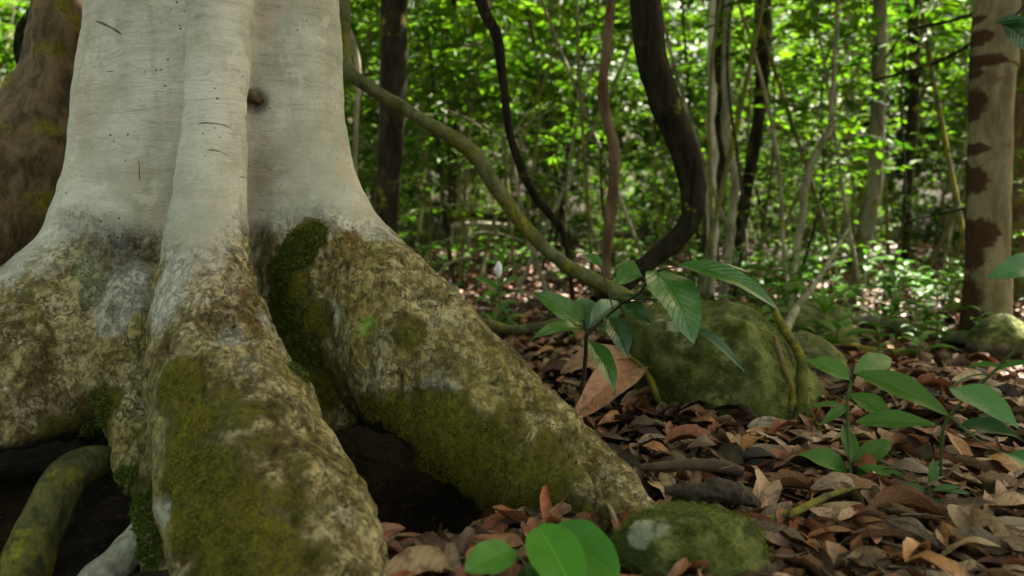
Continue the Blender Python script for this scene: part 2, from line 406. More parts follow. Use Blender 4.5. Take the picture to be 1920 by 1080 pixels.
class Vol:
    def __init__(s, lo, hi, h):
        s.lo = np.array(lo, float); s.h = h; s.n = np.ceil((np.array(hi) - s.lo) / h).astype(int); s.f = np.full(s.n, .12, np.float32)
    def seg(s, a, b, ra, rb, k=.05, cut=False):
        a = np.array(a, float); b = np.array(b, float); mr = max(ra, rb) + k + .13
        l = np.clip(((np.minimum(a, b) - mr - s.lo) / s.h).astype(int), 0, s.n); u = np.clip(((np.maximum(a, b) + mr - s.lo) / s.h).astype(int) + 1, 0, s.n)
        if (u <= l).any(): return
        X, Y, Z = [(s.lo[i] + np.arange(l[i], u[i]) * s.h).astype(np.float32) for i in range(3)]
        X = X[:, None, None] - a[0]; Y = Y[None, :, None] - a[1]; Z = Z[None, None, :] - a[2]; ba = b - a; L2 = ba @ ba + 1e-9
        t = np.clip((X * ba[0] + Y * ba[1] + Z * ba[2]) / L2, 0, 1)
        d = np.sqrt((X - t * ba[0]) ** 2 + (Y - t * ba[1]) ** 2 + (Z - t * ba[2]) ** 2) - (ra + (rb - ra) * t)
        S = (slice(l[0], u[0]), slice(l[1], u[1]), slice(l[2], u[2])); f = s.f[S]
        if cut:
            d = -d; hh = np.maximum(k - np.abs(f - d), 0) / k; s.f[S] = np.maximum(f, d) + hh * hh * k * .25
        else:
            d = np.minimum(d, .12); hh = np.maximum(k - np.abs(f - d), 0) / k; s.f[S] = np.minimum(f, d) - np.where(d < .115, hh * hh * k * .25, 0)
    def chain(s, pts, k=.05, cut=False, n=3):
        P, Rr = px(pts); C, r = crom(P, Rr, n)
        for i in range(len(C) - 1): s.seg(C[i], C[i + 1], r[i], r[i + 1], k, cut)
def vnormals(V, F):
    n = np.cross(V[F[:, 2]] - V[F[:, 0]], V[F[:, 3]] - V[F[:, 1]]); N = np.zeros_like(V)
    for k in range(4): np.add.at(N, F[:, k], n)
    return N / (np.linalg.norm(N, axis=1, keepdims=True) + 1e-12)
def relax(V, F, it=2, lam=.5):
    E = np.vstack([F[:, [0, 1]], F[:, [1, 2]], F[:, [2, 3]], F[:, [3, 0]]])
    for _ in range(it):
        A = np.zeros_like(V); c = np.zeros(len(V))
        for k in range(3): A[:, k] = np.bincount(E[:, 0], V[E[:, 1], k], len(V)) + np.bincount(E[:, 1], V[E[:, 0], k], len(V))
        c = np.bincount(E[:, 0], minlength=len(V)) + np.bincount(E[:, 1], minlength=len(V))
        V = V + lam * (A / np.maximum(c, 1)[:, None] - V)
    return V

# ------------------------------------------------------------ ground
def gz(x, y):
    x = np.asarray(x, float); y = np.asarray(y, float); p = np.stack([x.ravel(), y.ravel(), np.zeros(x.size)], 1)
    z = fbm(p, .5, 3, 3) * .16 * sst(p[:, 1], 2.5, 9) + fbm(p, 2.2, 3, 5) * .05
    z += .04 * sst(p[:, 1], 2.5, 6) + .10 * np.exp(-((p[:, 0] - .9) ** 2 + (p[:, 1] - 3.0) ** 2) / .5)
    z += .22 * sst(p[:, 1], 2.0, 2.5) * sst(-p[:, 0], .35, .8) * (1 - sst(p[:, 1], 3.5, 6))  # mound added behind the trunk to keep light out of the hollow
    z -= .24 * np.exp(-(((p[:, 0] + .32) / .30) ** 2 + ((p[:, 1] - 1.74) / .30) ** 2) ** 1.6)
    z += .26 * sst(p[:, 1], 3.6, 9.5)
    z -= .10 * np.exp(-(((p[:, 0] + .95) / .30) ** 2 + ((p[:, 1] - 1.55) / .3) ** 2) ** 1.5)
    z += 7.0 * sst(p[:, 1], 17, 45)
    return z.reshape(x.shape)
def gaxis(lo, hi, near, step, g):
    o = [near]; s = step
    while o[-1] < hi: o.append(o[-1] + s); s *= g
    return o
ax = np.array(sorted(set(list(-np.array(gaxis(0, 300, 2.5, .03, 1.12))) + list(np.arange(-2.5, 3.5, .03)) + [q + 1.0 for q in gaxis(0, 300, 2.5, .03, 1.12)])))
ay = np.array(sorted(set([1 - q for q in gaxis(0, 150, 0, .04, 1.15)] + list(np.arange(1.0, 5.0, .03)) + gaxis(0, 400, 5.0, .03, 1.05))))
GX, GY = np.meshgrid(ax, ay, indexing='ij'); GZ = gz(GX, GY)
n1, n2 = GX.shape; i, j = np.meshgrid(np.arange(n1 - 1), np.arange(n2 - 1), indexing='ij'); i = i.ravel(); j = j.ravel()
GF = np.c_[i * n2 + j, (i + 1) * n2 + j, (i + 1) * n2 + j + 1, i * n2 + j + 1]
GV = np.c_[GX.ravel(), GY.ravel(), GZ.ravel()]
tag(part('forest_floor', GV, GF, B_SOIL), kind='structure')
def g1(x, y): return float(gz(np.array([x]), np.array([y]))[0])
def ground_hit(u, v):
    d = ray(u, v); t = 1.0
    for t in np.arange(.9, 30, .01):
        p = np.array([0, 0, CAMZ]) + d * t
        if p[2] < g1(p[0], p[1]): return p
    return p

# ------------------------------------------------------------ the big buttressed tree
vol = Vol((-2.05, .95, -.25), (.55, 2.85, 1.75), .0085)
vol.chain([(400, -420, 2.24, 185), (400, 0, 2.24, 185), (395, 250, 2.24, 192), (395, 450, 2.24, 205), (400, 560, 2.24, 215), (400, 640, 2.2, 170)], .05, n=2)
vol.chain([(262, -420, 2.16, 68), (262, 0, 2.16, 72), (245, 200, 2.12, 82), (235, 340, 2.07, 86), (228, 430, 2.02, 98), (222, 480, 1.98, 92)], .07, n=2)   # broad left plate
vol.chain([(545, -420, 2.16, 74), (547, 0, 2.16, 76), (550, 200, 2.14, 78), (570, 350, 2.10, 84), (612, 470, 2.04, 98), (695, 585, 1.95, 116), (800, 700, 1.86, 124), (905, 800, 1.78, 112), (1010, 880, 1.69, 96), (1100, 945, 1.60, 82), (1160, 1010, 1.52, 66), (1215, 1050, 1.46, 46), (1260, 1090, 1.42, 30)], .06)
vol.chain([(412, -420, 1.93, 44), (412, 0, 1.93, 44), (406, 200, 1.88, 44), (398, 330, 1.83, 48), (390, 440, 1.78, 58), (395, 540, 1.73, 74), (405, 640, 1.66, 92), (420, 740, 1.58, 112), (455, 860, 1.46, 136), (500, 980, 1.35, 158), (545, 1120, 1.25, 175), (580, 1300, 1.15, 175)], .055)
vol.chain([(185, 500, 1.98, 76), (110, 585, 1.90, 100), (75, 680, 1.82, 130), (20, 770, 1.76, 122), (-70, 860, 1.68, 115), (-170, 980, 1.6, 110)], .07)
vol.chain([(170, 560, 1.92, 70), (140, 680, 1.80, 90), (120, 760, 1.76, 70)], .06)
vol.chain([(290, 520, 1.92, 70), (270, 640, 1.82, 68), (262, 760, 1.72, 55), (275, 880, 1.60, 52), (315, 990, 1.50, 45), (350, 1100, 1.42, 40)], .05)
vol.chain([(520, 420, 2.05, 60), (545, 560, 2.0, 62), (570, 680, 1.94, 60), (600, 780, 1.92, 70), (660, 850, 1.9, 60)], .05)
for x0, y0, x1, y1 in ((-1.2, 2.5, -1.6, 2.8), (-.8, 2.5, -.75, 2.85), (-.5, 2.35, 0.0, 2.7)):          # unseen back roots, added to block light from behind
    vol.seg((x0, y0, .5), (x1, y1, 0), .17, .12, .1)
vol.seg((-.93, 2.35, .25), (-.93, 2.35, -.1), .30, .34, .08)
vol.seg(W(168, 525, 1.87), W(170, 490, 1.90), .045, .035, .02)
vol.chain([(482, 190, 1.93, 12), (484, 330, 1.92, 14), (474, 430, 1.90, 18)], .03, cut=True)
for a, b, r0, r1 in ((W(700, 905, 1.72), W(640, 870, 2.25), .12, .20), (W(800, 965, 1.66), W(690, 900, 2.0), .07, .14), (W(40, 960, 1.5), W(120, 900, 2.2), .13, .2), (W(225, 960, 1.55), W(200, 900, 2.1), .07, .14)):
    vol.seg(a, b, r0, r1, .03, True)
V, F = surfnets(vol.f, vol.lo, vol.h); del vol
V = relax(V, F, 3)
V[:, 2] = V[:, 2]
N = vnormals(V, F)
BV = BVHTree.FromPolygons([Vector(p) for p in V], [tuple(int(k) for k in q) for q in F])
def hit(u, v, bv=None):
    d = Vector(ray(u, v)).normalized(); r = (bv or BV).ray_cast(Vector((0, 0, CAMZ)), d)
    return None if r[0] is None else (np.array(r[0]), np.array(r[1]))
def blobs(lst, V=V, bv=None, soft=.35):
    o = np.zeros(len(V))
    for e in lst:
        u, v, r = e[:3]; amp = e[3] if len(e) > 3 else 1.0
        h = hit(u, v, bv)
        if h is None: continue
        rr = r * h[0][1] / FPX; dd = np.linalg.norm(V - h[0], axis=1)
        o = np.maximum(o, amp * (1 - sst(dd, rr * (1 - soft), rr * (1 + soft))))
    return o
# where smooth pale bark stops
zb = .62
low = fbm(V, 5, 4, 11)
def line_z(x):       # height of the lower limit of the pale bark across the trunk
    xs = [-1.6, -1.3, -1.1, -.93, -.80, -.72, -.62, -.50, -.40, 0]; zs = [.70, .63, .60, .54, .60, .55, .66, .66, .70, .7]
    return np.interp(x, xs, zs)
grey = sst(V[:, 2] - line_z(V[:, 0]) + low * .22, -.20, .07)
moss = .93 * blobs([(335, 720, 60), (350, 800, 75), (380, 900, 95), (420, 960, 110), (460, 1040, 130, .95), (540, 960, 80, .7), (560, 1040, 60, .6), (330, 880, 60), (350, 980, 70), (480, 840, 60, .55), (520, 900, 60, .5), (400, 770, 70, .8), (450, 780, 50, .8), (520, 780, 40, .6),
    (560, 470, 45), (580, 440, 35), (530, 520, 40), (540, 590, 45), (590, 600, 40), (570, 660, 50), (600, 730, 45), (560, 540, 40),
    (740, 790, 60), (820, 810, 85), (900, 860, 90), (830, 880, 90), (980, 930, 90), (1040, 880, 60, .8), (960, 790, 45, .7), (770, 620, 38, .75), (700, 770, 40), (1080, 980, 70, .7), (920, 930, 70), (1080, 820, 40, .6), (860, 680, 60, .45), (1030, 830, 40, .7),
    (20, 610, 60, .5), (60, 720, 60, .4), (110, 820, 60, .8), (30, 860, 60, .9), (60, 540, 50, .4), (190, 760, 50, .9), (120, 640, 50, .4), (250, 940, 60, .8), (10, 480, 50, .3)], soft=.55)
moss = moss + .30 * sst(-(V[:, 2] - .55), 0, .3) * (1 - np.clip(moss, 0, 1)) * sst(low, -.1, .35)
lich = blobs([(168, 490, 22), (170, 520, 27), (168, 550, 22)], soft=.2)
stain = blobs([(370, 480, 40), (400, 500, 45, .9), (455, 560, 28), (480, 610, 26), (640, 440, 45, .7), (630, 490, 45, .6), (690, 560, 50, .4), (180, 430, 50, .3), (100, 130, 50), (420, 470, 30)]) * .8
pale = blobs([(225, 560, 60), (235, 520, 50), (210, 600, 40), (435, 640, 45, .7), (400, 600, 40, .5), (820, 730, 55, .7), (650, 650, 60, .5), (560, 600, 26, .8), (500, 600, 20), (700, 640, 60, .5), (650, 560, 60, .4), (620, 590, 30, .8), (50, 760, 50, .35), (480, 690, 50, .6), (300, 960, 40, .8), (740, 560, 60, .4), (280, 860, 30, .5), (560, 1010, 60, .3)], soft=.6)
bright = blobs([(688, 624, 19, .75), (690, 604, 17, .75), (686, 614, 18, .75)], soft=.8)
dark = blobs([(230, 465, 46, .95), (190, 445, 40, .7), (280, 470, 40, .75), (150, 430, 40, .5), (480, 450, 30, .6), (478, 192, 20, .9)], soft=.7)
under = sst(-N[:, 2], .2, .8) * sst(-(V[:, 2] - .30), 0, .15)  # undersides near the ground, painted dark as shade
# displacement
disp = fbm(V, 3.5, 3, 21) * .015 + (1 - grey) * (fbm(V * [2.2, 2.2, .45], 5, 3, 25) * .030)
disp += (1 - grey) * (fbm(V * [1, 1, .4], 20, 4, 31) * .017 + np.maximum(0, vn(V * [1, 1, .5], 34, 41)) * .006)
disp += grey * (fbm(V * [1, 1, 3], 9, 3, 51) * .004)
disp -= .018 * dark
disp += .006 * sst(moss, .4, .9) * (vn(V, 60, 61) * .5 + .5)
crk = np.abs(fbm(V * [1, 1, .35], 11, 3, 71)); disp -= (1 - grey) * .012 * (1 - sst(crk, 0, .05)) * (1 - .7 * sst(moss, .4, .9))
V = V + N * disp[:, None]
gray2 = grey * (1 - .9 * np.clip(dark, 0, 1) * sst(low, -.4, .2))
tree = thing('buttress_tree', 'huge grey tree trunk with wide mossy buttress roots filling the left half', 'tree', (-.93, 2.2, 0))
part('trunk', V, F, B_BIG, tree, attrs=dict(grey=gray2, moss=moss, stain=np.clip(stain, 0, 1), pale=pale, bright=bright, shade_dark=np.clip(np.maximum(dark * .75, under), 0, 1), lichen=lich))
BV = BVHTree.FromPolygons([Vector(p) for p in V], [tuple(int(k) for k in q) for q in F])
TV, TN, TMOSS, TF = V, vnormals(V, F), moss, F
# the same tree far above the picture
CROWNS = []
def crown_mesh(seed, n, rad, hgt, L):
    r = np.random.default_rng(seed)
    K = 26; c = r.normal(size=(K, 3)) * [rad * .45, rad * .45, hgt * .35]
    which = r.integers(0, K, n); p = c[which] + r.normal(size=(n, 3)) * [rad * .16, rad * .16, hgt * .10]
    d = r.normal(size=(n, 3)) * [1, 1, .35]; nn = r.normal(size=(n, 3)) * [.5, .5, .3] + [0, 0, 1]
    g = r.uniform(0, 1, n)[:, None]; col = np.array([.035, .075, .012]) * (1 - g) + np.array([.07, .13, .02]) * g
    k = leaves(p, d, nn, L * r.uniform(.7, 1.2, n), L * .42 * r.uniform(.8, 1.2, n), col, 2, .05, .15)
    return k
def branchwork(seed, rad, hgt):
    r = np.random.default_rng(seed); out = []
    for k in range(9):
        a = k * 2.4 + r.uniform(-.3, .3); q = rad * r.uniform(.6, .95)
        e = np.array([math.cos(a) * q, math.sin(a) * q, r.uniform(-.2, .4) * hgt])
        out.append(tube([(0, 0, -hgt * .6), e * [.4, .4, 0] + [0, 0, -hgt * .15], e], [.07, .04, .012], 4, 6, seed=k))
    return out
for s in range(3):
    k = crown_mesh(100 + s, 4200, 2.5, 2.6, .20); CROWNS.append((mkmesh('crown', k['V'], k['F'], L_FAR, col=k['col'], uv=k['uv']), mkmesh('branch', (b := join(branchwork(s, 2.3, 2.2)))['V'], b['F'], B_DARK)))
def add_crown(t, top, s=0, sc=1.0):
    off = Vector(top) - t.location
    o = obj('crown', CROWNS[s % 3][0], t, off); o.scale = (sc,) * 3; o.rotation_euler = (0, 0, s * 1.3)
    b = obj('branch', CROWNS[s % 3][1], o)
up = tube([(-.87, 2.2, 1.45), (-.88, 2.25, 3.5), (-.86, 2.35, 6.0)], [.34, .30, .24], 6, 28, rough=.04, nsc=3)
part('upper_trunk', up['V'], up['F'], B_BIG, tree, attrs={k: np.full(len(up['V']), v_) for k, v_ in dict(grey=1, moss=0, stain=0, pale=0, bright=0, shade_dark=0, lichen=0).items()})
add_crown(tree, (-.86, 2.35, 7.0), 0, 1.3)

def on_surface(us, lift=.0, bv=None):
    P = []
    for u, v in us:
        h = hit(u, v, bv)
        if h is not None: P.append(h[0] + h[1] * lift)
    return P
# crescent scars and ring creases in the pale bark
CR_ = mat_flat('crease_brown', (.13, .11, .07), .9, .5)
def crease(pts, r, name='bark_crease', mat=None, parent=tree):
    mat = mat or CR_; r = r * .8
    P = on_surface(pts, -.001)
    if len(P) < 2: return
    k = tube(P, [r * .3] + [r] * (len(P) - 2) + [r * .3], 4, 6, rough=.3, nsc=60)
    part(name, k['V'], k['F'], mat or B_ROT, parent)
crease([(148, 37), (165, 37), (185, 41), (205, 50), (222, 60), (232, 68)], .0035)
crease([(358, 166), (375, 160), (398, 158), (425, 161), (446, 168)], .0014)
crease([(356, 212), (372, 207), (390, 206), (404, 209)], .0012)
crease([(360, 190), (378, 187), (388, 188)], .001); crease([(400, 262), (420, 259), (446, 266)], .001); crease([(365, 320), (385, 316), (400, 318)], .001)
crease([(352, 236), (375, 231), (400, 231), (425, 236), (440, 246)], .0022)
crease([(375, 284), (395, 281), (412, 284), (424, 290), (440, 298)], .0028, mat=B_TWIG)
crease([(446, 330), (460, 333), (486, 339)], .0022, mat=B_TWIG)
crease([(258, 290), (261, 312), (261, 342)], .0022)
crease([(497, 310), (505, 319), (510, 322)], .0018); crease([(478, 392), (490, 393), (500, 396)], .0022); crease([(192, 135), (206, 134), (218, 135)], .002)
crease([(152, 176), (160, 175), (166, 177)], .002)
crease([(620, 690), (660, 760), (700, 815), (730, 850), (762, 880)], .004, mat=B_DARK)
# knot stub
h = hit(474, 186)
if h:
    c = h[0]; k = tube([c + [-.045, .015, .030], c + [-.012, -.006, .012], c + [.026, -.004, -.008]], [.006, .016, .011], 6, 12, rough=.35, nsc=50)
    part('knot', k['V'], k['F'], mat_flat('knot_wood', (.13, .085, .055), .9, .6), tree)
# leafy moss tufts
def tufts(Vs, Ns, cols, n, size, seed):
    r = np.random.default_rng(seed); i = r.integers(0, len(Vs), n)
    p = Vs[i] + r.normal(size=(n, 3)) * .003; d = Ns[i] * r.uniform(.3, 1, n)[:, None] + r.normal(size=(n, 3)) * .6 + [0, 0, .2]
    return leaves(p, d, r.normal(size=(n, 3)) + Ns[i], size * r.uniform(.5, 1.3, n), size * .5, cols(r, n), 2, .1, .2)
def mosscol(r, n):
    g = r.uniform(0, 1, n)[:, None]; return np.array([.035, .050, .008]) * (1 - g) + np.array([.12, .15, .02]) * g
sel = blobs([(560, 470, 42), (590, 440, 26), (530, 510, 34), (545, 590, 36), (570, 660, 32), (530, 560, 30), (190, 765, 34), (180, 800, 30), (235, 900, 26), (265, 960, 40), (290, 1020, 40), (560, 700, 24)], V=TV) > .5
if sel.sum() > 10:
    k = tufts(TV[sel], TN[sel], mosscol, 15000, .009, 5)
    tag(part('moss', k['V'], k['F'], L_SOFT, tree, col=k['col'], uv=k['uv']), 'leafy dark green moss clumps growing in the root gullies', kind='stuff')
sel = (TMOSS > .8) & (TV[:, 1] < 2.3)
k = tufts(TV[sel], TN[sel], lambda r, n: mosscol(r, n) * [2.6, 1.75, .8], 42000, .0036, 6)
tag(part('moss_fuzz', k['V'], k['F'], L_SOFT, tree, col=k['col'], uv=k['uv']), kind='stuff')
# small arching root in the left hollow
P_, R_ = px([(225, 862, 1.70, 20), (180, 868, 1.62, 32), (130, 890, 1.57, 38), (95, 950, 1.52, 42), (62, 1030, 1.46, 44), (30, 1140, 1.40, 46)])
k = tube(P_, R_, 8, 20, rough=.09, nsc=14, seed=4); part('arching_root', k['V'], k['F'], mat_bark('dark_root_bark', (.022, .022, .010), (.085, .080, .030), moss=.32, sc=20, stretch=.6), tree)  # darker, less yellow bark for this root

P_, R_ = px([(285, 950, 1.58, 14), (262, 1000, 1.50, 24), (228, 1045, 1.45, 36), (185, 1105, 1.40, 48), (140, 1180, 1.36, 52)])
k = tube(P_, R_, 8, 20, rough=.13, nsc=16, seed=8); part('pale_root', k['V'], k['F'], mat_bark('pale_root_bark', (.15, .14, .10), (.36, .35, .30), moss=.1, sc=18, stretch=.7), tree)
# brown second trunk behind on the left
vb = Vol((-3.2, 1.9, -.3), (-1.1, 3.3, 1.75), .016)
vb.chain([(140, -500, 2.75, 52), (140, 0, 2.7, 54), (125, 150, 2.65, 62), (85, 280, 2.55, 85), (30, 380, 2.45, 110), (-60, 480, 2.38, 130), (-160, 640, 2.25, 130), (-300, 800, 2.1, 120)], .08)
vb.chain([(110, 0, 2.55, 30), (105, 200, 2.5, 38), (75, 330, 2.42, 48), (30, 440, 2.35, 55)], .05)
vb.seg((-1.9, 2.75, .8), (-1.9, 3.0, -.1), .26, .34, .1)
Vb, Fb = surfnets(vb.f, vb.lo, vb.h); Vb = relax(Vb, Fb, 2); Nb = vnormals(Vb, Fb); Vb = Vb + Nb * (fbm(Vb, 9, 4, 8) * .03)[:, None]
bt = thing('brown_tree', 'brown-barked trunk with mossy flared base behind the grey trunk at left edge', 'tree', (-1.75, 2.7, 0))
part('trunk', Vb, Fb, B_BRN, bt)
P_, R_ = px([(140, -380, 2.74, 53), (135, -1200, 2.8, 50), (135, -2600, 2.9, 42)]); k = tube(P_, R_, 6, 20, .05, 4)
part('upper_trunk', k['V'], k['F'], B_BRN, bt); add_crown(bt, P_[-1] + [0, 0, .8], 1)

# ------------------------------------------------------------ rocks
def rock(name, label, loc, size, seed, rot=0, disp=.16, parent=None, mat=None, flat=0.0, lean=(0, 0), pale=(), moss=.8):
    import bmesh
    bm = bmesh.new(); bmesh.ops.create_icosphere(bm, subdivisions=6, radius=1)
    v = np.array([q.co[:] for q in bm.verts]); f = np.array([[q.index for q in t.verts] for t in bm.faces]); bm.free()
    n = v.copy(); v = v * (1 + fbm(v + seed * 7, .9, 3, seed)[:, None] * disp * 1.8)
    rr_ = np.random.default_rng(seed)
    for _ in range(13):
        pn = rr_.normal(size=3); pn[2] = abs(pn[2]) * .8; pn /= np.linalg.norm(pn); dd = v @ pn - rr_.uniform(.66, .92)
        v -= pn * (np.maximum(dd, 0) * .75)[:, None]
    v += n * (np.abs(fbm(v + seed, 2.6, 4, seed + 3)) * disp * .45)[:, None]
    v += n * (fbm(v, 7, 5, seed + 5) * .07)[:, None]
    v[:, 0] += v[:, 2] * lean[0]; v[:, 1] += v[:, 2] * lean[1]
    c, s = math.cos(rot), math.sin(rot); v = v * size; v = np.c_[v[:, 0] * c - v[:, 1] * s, v[:, 0] * s + v[:, 1] * c, v[:, 2]]
    v = v + np.array(loc)
    mo = np.full(len(v), moss) - .5 * sst(-n[:, 2], -.1, .5)
    bv = BVHTree.FromPolygons([Vector(p) for p in v], [tuple(int(k) for k in q) for q in f])
    pa = blobs(pale, V=v, bv=bv, soft=.6) if pale else np.zeros(len(v))
    o = bpy.data.objects.new(name, mkmesh(name, v - np.array(loc), f, mat or B_ROCK, attrs=dict(moss=mo, pale=pa))); COL.objects.link(o)
    o.location = loc; tag(o, label, 'rock'); return o, bv, v, n
c = W(1352, 700, 2.50)
BR, BRbv, BRv, BRn = rock('boulder', 'large rounded moss-covered boulder in the middle of the clearing', (c[0] + .01, c[1], .085), (.365, .32, .375), 4, .3, .10, lean=(-.36, 0),
    pale=[(1270, 610, 26, .9), (1290, 640, 22, .6), (1240, 600, 18, .6)])
c = W(1500, 690, 2.75)
rock('rock', 'dark mossy rock leaning against the right side of the large boulder', (c[0], c[1], .04), (.20, .16, .20), 9, .1, .12, moss=.5)
c = W(1560, 640, 3.25)
rock('rock', 'low dark mossy rock behind the boulder beside the white-based stem', (c[0] + .05, c[1] + .3, .10), (.28, .2, .17), 12, .5, .14, moss=.6)
c = W(1300, 1090, 1.42)
FR, FRbv, FRv, FRn = rock('rock', 'flat yellow-green mossy stone at the bottom edge below the dark log', (c[0] - .03, c[1] - .10, .022), (.16, .12, .10), 15, .15, .15, moss=1.1, pale=[(1200, 1000, 36, .9), (1240, 990, 26, .6)])
c = W(1010, 740, 2.22)
rock('rock', 'small lichen-spotted stone between the right root and the sapling', (c[0], c[1] , .06), (.085, .08, .10), 21, .5, .15, moss=.25, pale=[(1005, 700, 22, .7), (1020, 760, 20, .5)])
c = W(1830, 640, 3.75)
rock('rock', 'brown mossy base flare at the foot of the patchy-barked tree', (c[0] - .05, c[1] - .25, .12), (.17, .13, .11), 33, .2, .12, moss=.7, pale=[])  # rock mesh standing in for the tree's mossy base flare

for ob, vv, nn_, cnt_, sz_ in ((BR, BRv, BRn, 22000, .0060), (FR, FRv, FRn, 9000, .0045)):
    q = np.array([b_ for b_ in range(len(vv)) if nn_[b_, 2] > -.1]); fz = fbm(vv[q], 12, 3, 9) + .25 * nn_[q, 2]; q = q[fz > .12]
    k = tufts(vv[q], nn_[q], lambda r, n: mosscol(r, n) * [1.3, 1.2, .9], cnt_, sz_, 8)
    tag(part('moss', k['V'], k['F'], L_SOFT, ob, col=k['col'], uv=k['uv']), kind='stuff')
# ------------------------------------------------------------ lianas, stems, logs
def strand(name, label, cat, pts, mat, group=None, n=8, sides=12, rough=.09, nsc=14, seed=1, wob=0, partname=None, attrs=None, parent=None):
    P, Rr = px(pts)
    if name in ('fallen_branch', 'log_piece', 'rootlet', 'twig') and 'arched' not in label: P = [np.array([p[0], p[1], max(p[2], g1(p[0], p[1]) + .05 + q * .7)]) for p, q in zip(P, Rr)]
    k = tube(P, Rr, n, sides, rough, nsc, seed, wob=wob)
    o = part(name, k['V'], k['F'], mat, attrs=attrs(k['V']) if attrs else None)
    tag(o, label, cat, group); return o
strand('liana', 'thick greenish liana slanting down from the grey trunk to the boulder', 'vine', [(600, -900, 3.0, 13.0), (632, -300, 2.95, 13.0), (642, 0, 2.9, 13.0), (648, 120, 2.85, 13.7), (690, 162, 2.8, 12.2), (790, 222, 2.75, 12.2), (885, 285, 2.75, 15.1), (930, 350, 2.75, 14.4), (985, 425, 2.75, 13.0), (1050, 490, 2.75, 13.0), (1115, 525, 2.75, 14.4), (1180, 560, 2.75, 14.4)], B_VINE, wob=.008)
strand('liana', 'thin dark liana hanging in an S-curve between two trunks', 'vine', [(860, -700, 3.1, 10.2), (880, -100, 3.1, 11.0), (905, 10, 3.1, 11.0), (932, 70, 3.1, 10.2), (942, 150, 3.1, 8.5), (955, 240, 3.1, 7.6), (975, 310, 3.1, 7.6), (1005, 370, 3.1, 7.6), (1040, 412, 3.1, 7.6), (1060, 450, 3.1, 6.0), (1075, 560, 3.1, 4.2)], B_VINED, wob=.008, seed=2)
strand('liana', 'massive dark liana curving from the top down behind the sapling', 'vine', [(1200, -1100, 2.9, 33.2), (1205, -300, 2.9, 30.3), (1212, 0, 2.9, 28.9), (1222, 110, 2.9, 28.2), (1250, 200, 2.9, 27.5), (1282, 280, 2.9, 25.3), (1298, 350, 2.9, 23.1), (1294, 410, 2.9, 20.2), (1262, 455, 2.9, 18.7), (1215, 490, 2.9, 17.3), (1170, 530, 2.85, 17.3), (1120, 570, 2.8, 17.3)], B_VINED, sides=24, seed=3, wob=.01)
strand('liana', 'thin wavy reddish-brown liana hanging left of the massive dark one', 'vine', [(1150, -700, 4.0, 9), (1148, -80, 4.0, 9), (1138, 80, 4.0, 9), (1130, 170, 4.0, 10), (1140, 235, 4.0, 10), (1152, 280, 4.0, 11), (1150, 350, 4.0, 10), (1142, 430, 4.0, 10), (1136, 500, 4.0, 9), (1134, 560, 4.0, 9)], B_RED, seed=4)
strand('liana', 'pale bare stem arching beside the right edge of the grey trunk', 'vine', [(600, -500, 4.0, 6), (630, -40, 4.0, 6), (643, 30, 4.0, 6), (662, 80, 4.0, 6), (671, 130, 4.0, 6), (668, 240, 4.0, 4), (664, 400, 4.0, 4), (660, 560, 4.0, 4)], B_PALE, seed=5)
strand('liana', 'dark liana curl at the top left corner beside the brown trunk', 'vine', [(90, -300, 3.2, 8), (78, 0, 3.2, 8), (60, 25, 3.2, 9), (38, 60, 3.2, 9), (36, 105, 3.2, 8), (50, 145, 3.2, 7), (60, 200, 3.2, 6)], B_VINED, seed=6)
strand('fallen_branch', 'greenish fallen branch lying on litter beside the right root', 'branch', [(780, 570, 2.75, 10), (850, 602, 2.7, 10), (900, 606, 2.68, 11), (960, 618, 2.62, 9), (1010, 612, 2.6, 8), (1050, 600, 2.6, 6)], B_VINE, seed=7)
strand('fallen_branch', 'thick rotting branch at the root edge under leafy seedlings', 'branch', [(700, 505, 3.3, 12), (770, 522, 3.3, 13), (820, 545, 3.2, 13), (860, 575, 3.1, 12), (885, 590, 3.0, 9)], B_BRN, seed=8)
strand('fallen_branch', 'pale weathered branch lying in front of the patchy tree at right', 'branch', [(1560, 640, 4.2, 10), (1640, 634, 4.1, 12), (1710, 640, 3.9, 13), (1790, 668, 3.7, 12), (1870, 690, 3.5, 12), (1960, 705, 3.4, 12)], mat_bark('weathered_bark', (.08, .065, .04), (.26, .225, .16), moss=.35, sc=14), seed=9)
strand('fallen_branch', 'mossy branch lying behind the boulder toward the right', 'branch', [(1500, 672, 3.3, 9), (1570, 680, 3.25, 9), (1640, 672, 3.25, 8), (1720, 660, 3.3, 6)], B_MOSS, seed=10)
strand('fallen_branch', 'bare log on two stubs far back in the dim undergrowth', 'branch', [(850, 410, 7.5, 5), (880, 402, 7.5, 6), (930, 408, 7.5, 5), (960, 415, 7.5, 4)], B_DARK, seed=11)
strand('fallen_branch', 'pale sunlit log far back in the dim undergrowth', 'branch', [(845, 425, 7.0, 4), (890, 420, 7.0, 5), (950, 424, 7.0, 5)], B_PALE, seed=12)
strand('twig', 'pale arched dry twig rising from the litter near the white flower bud', 'twig', [(812, 540, 3.6, 3), (830, 505, 3.6, 3), (855, 488, 3.6, 3), (885, 482, 3.6, 3)], B_TWIG, seed=13)
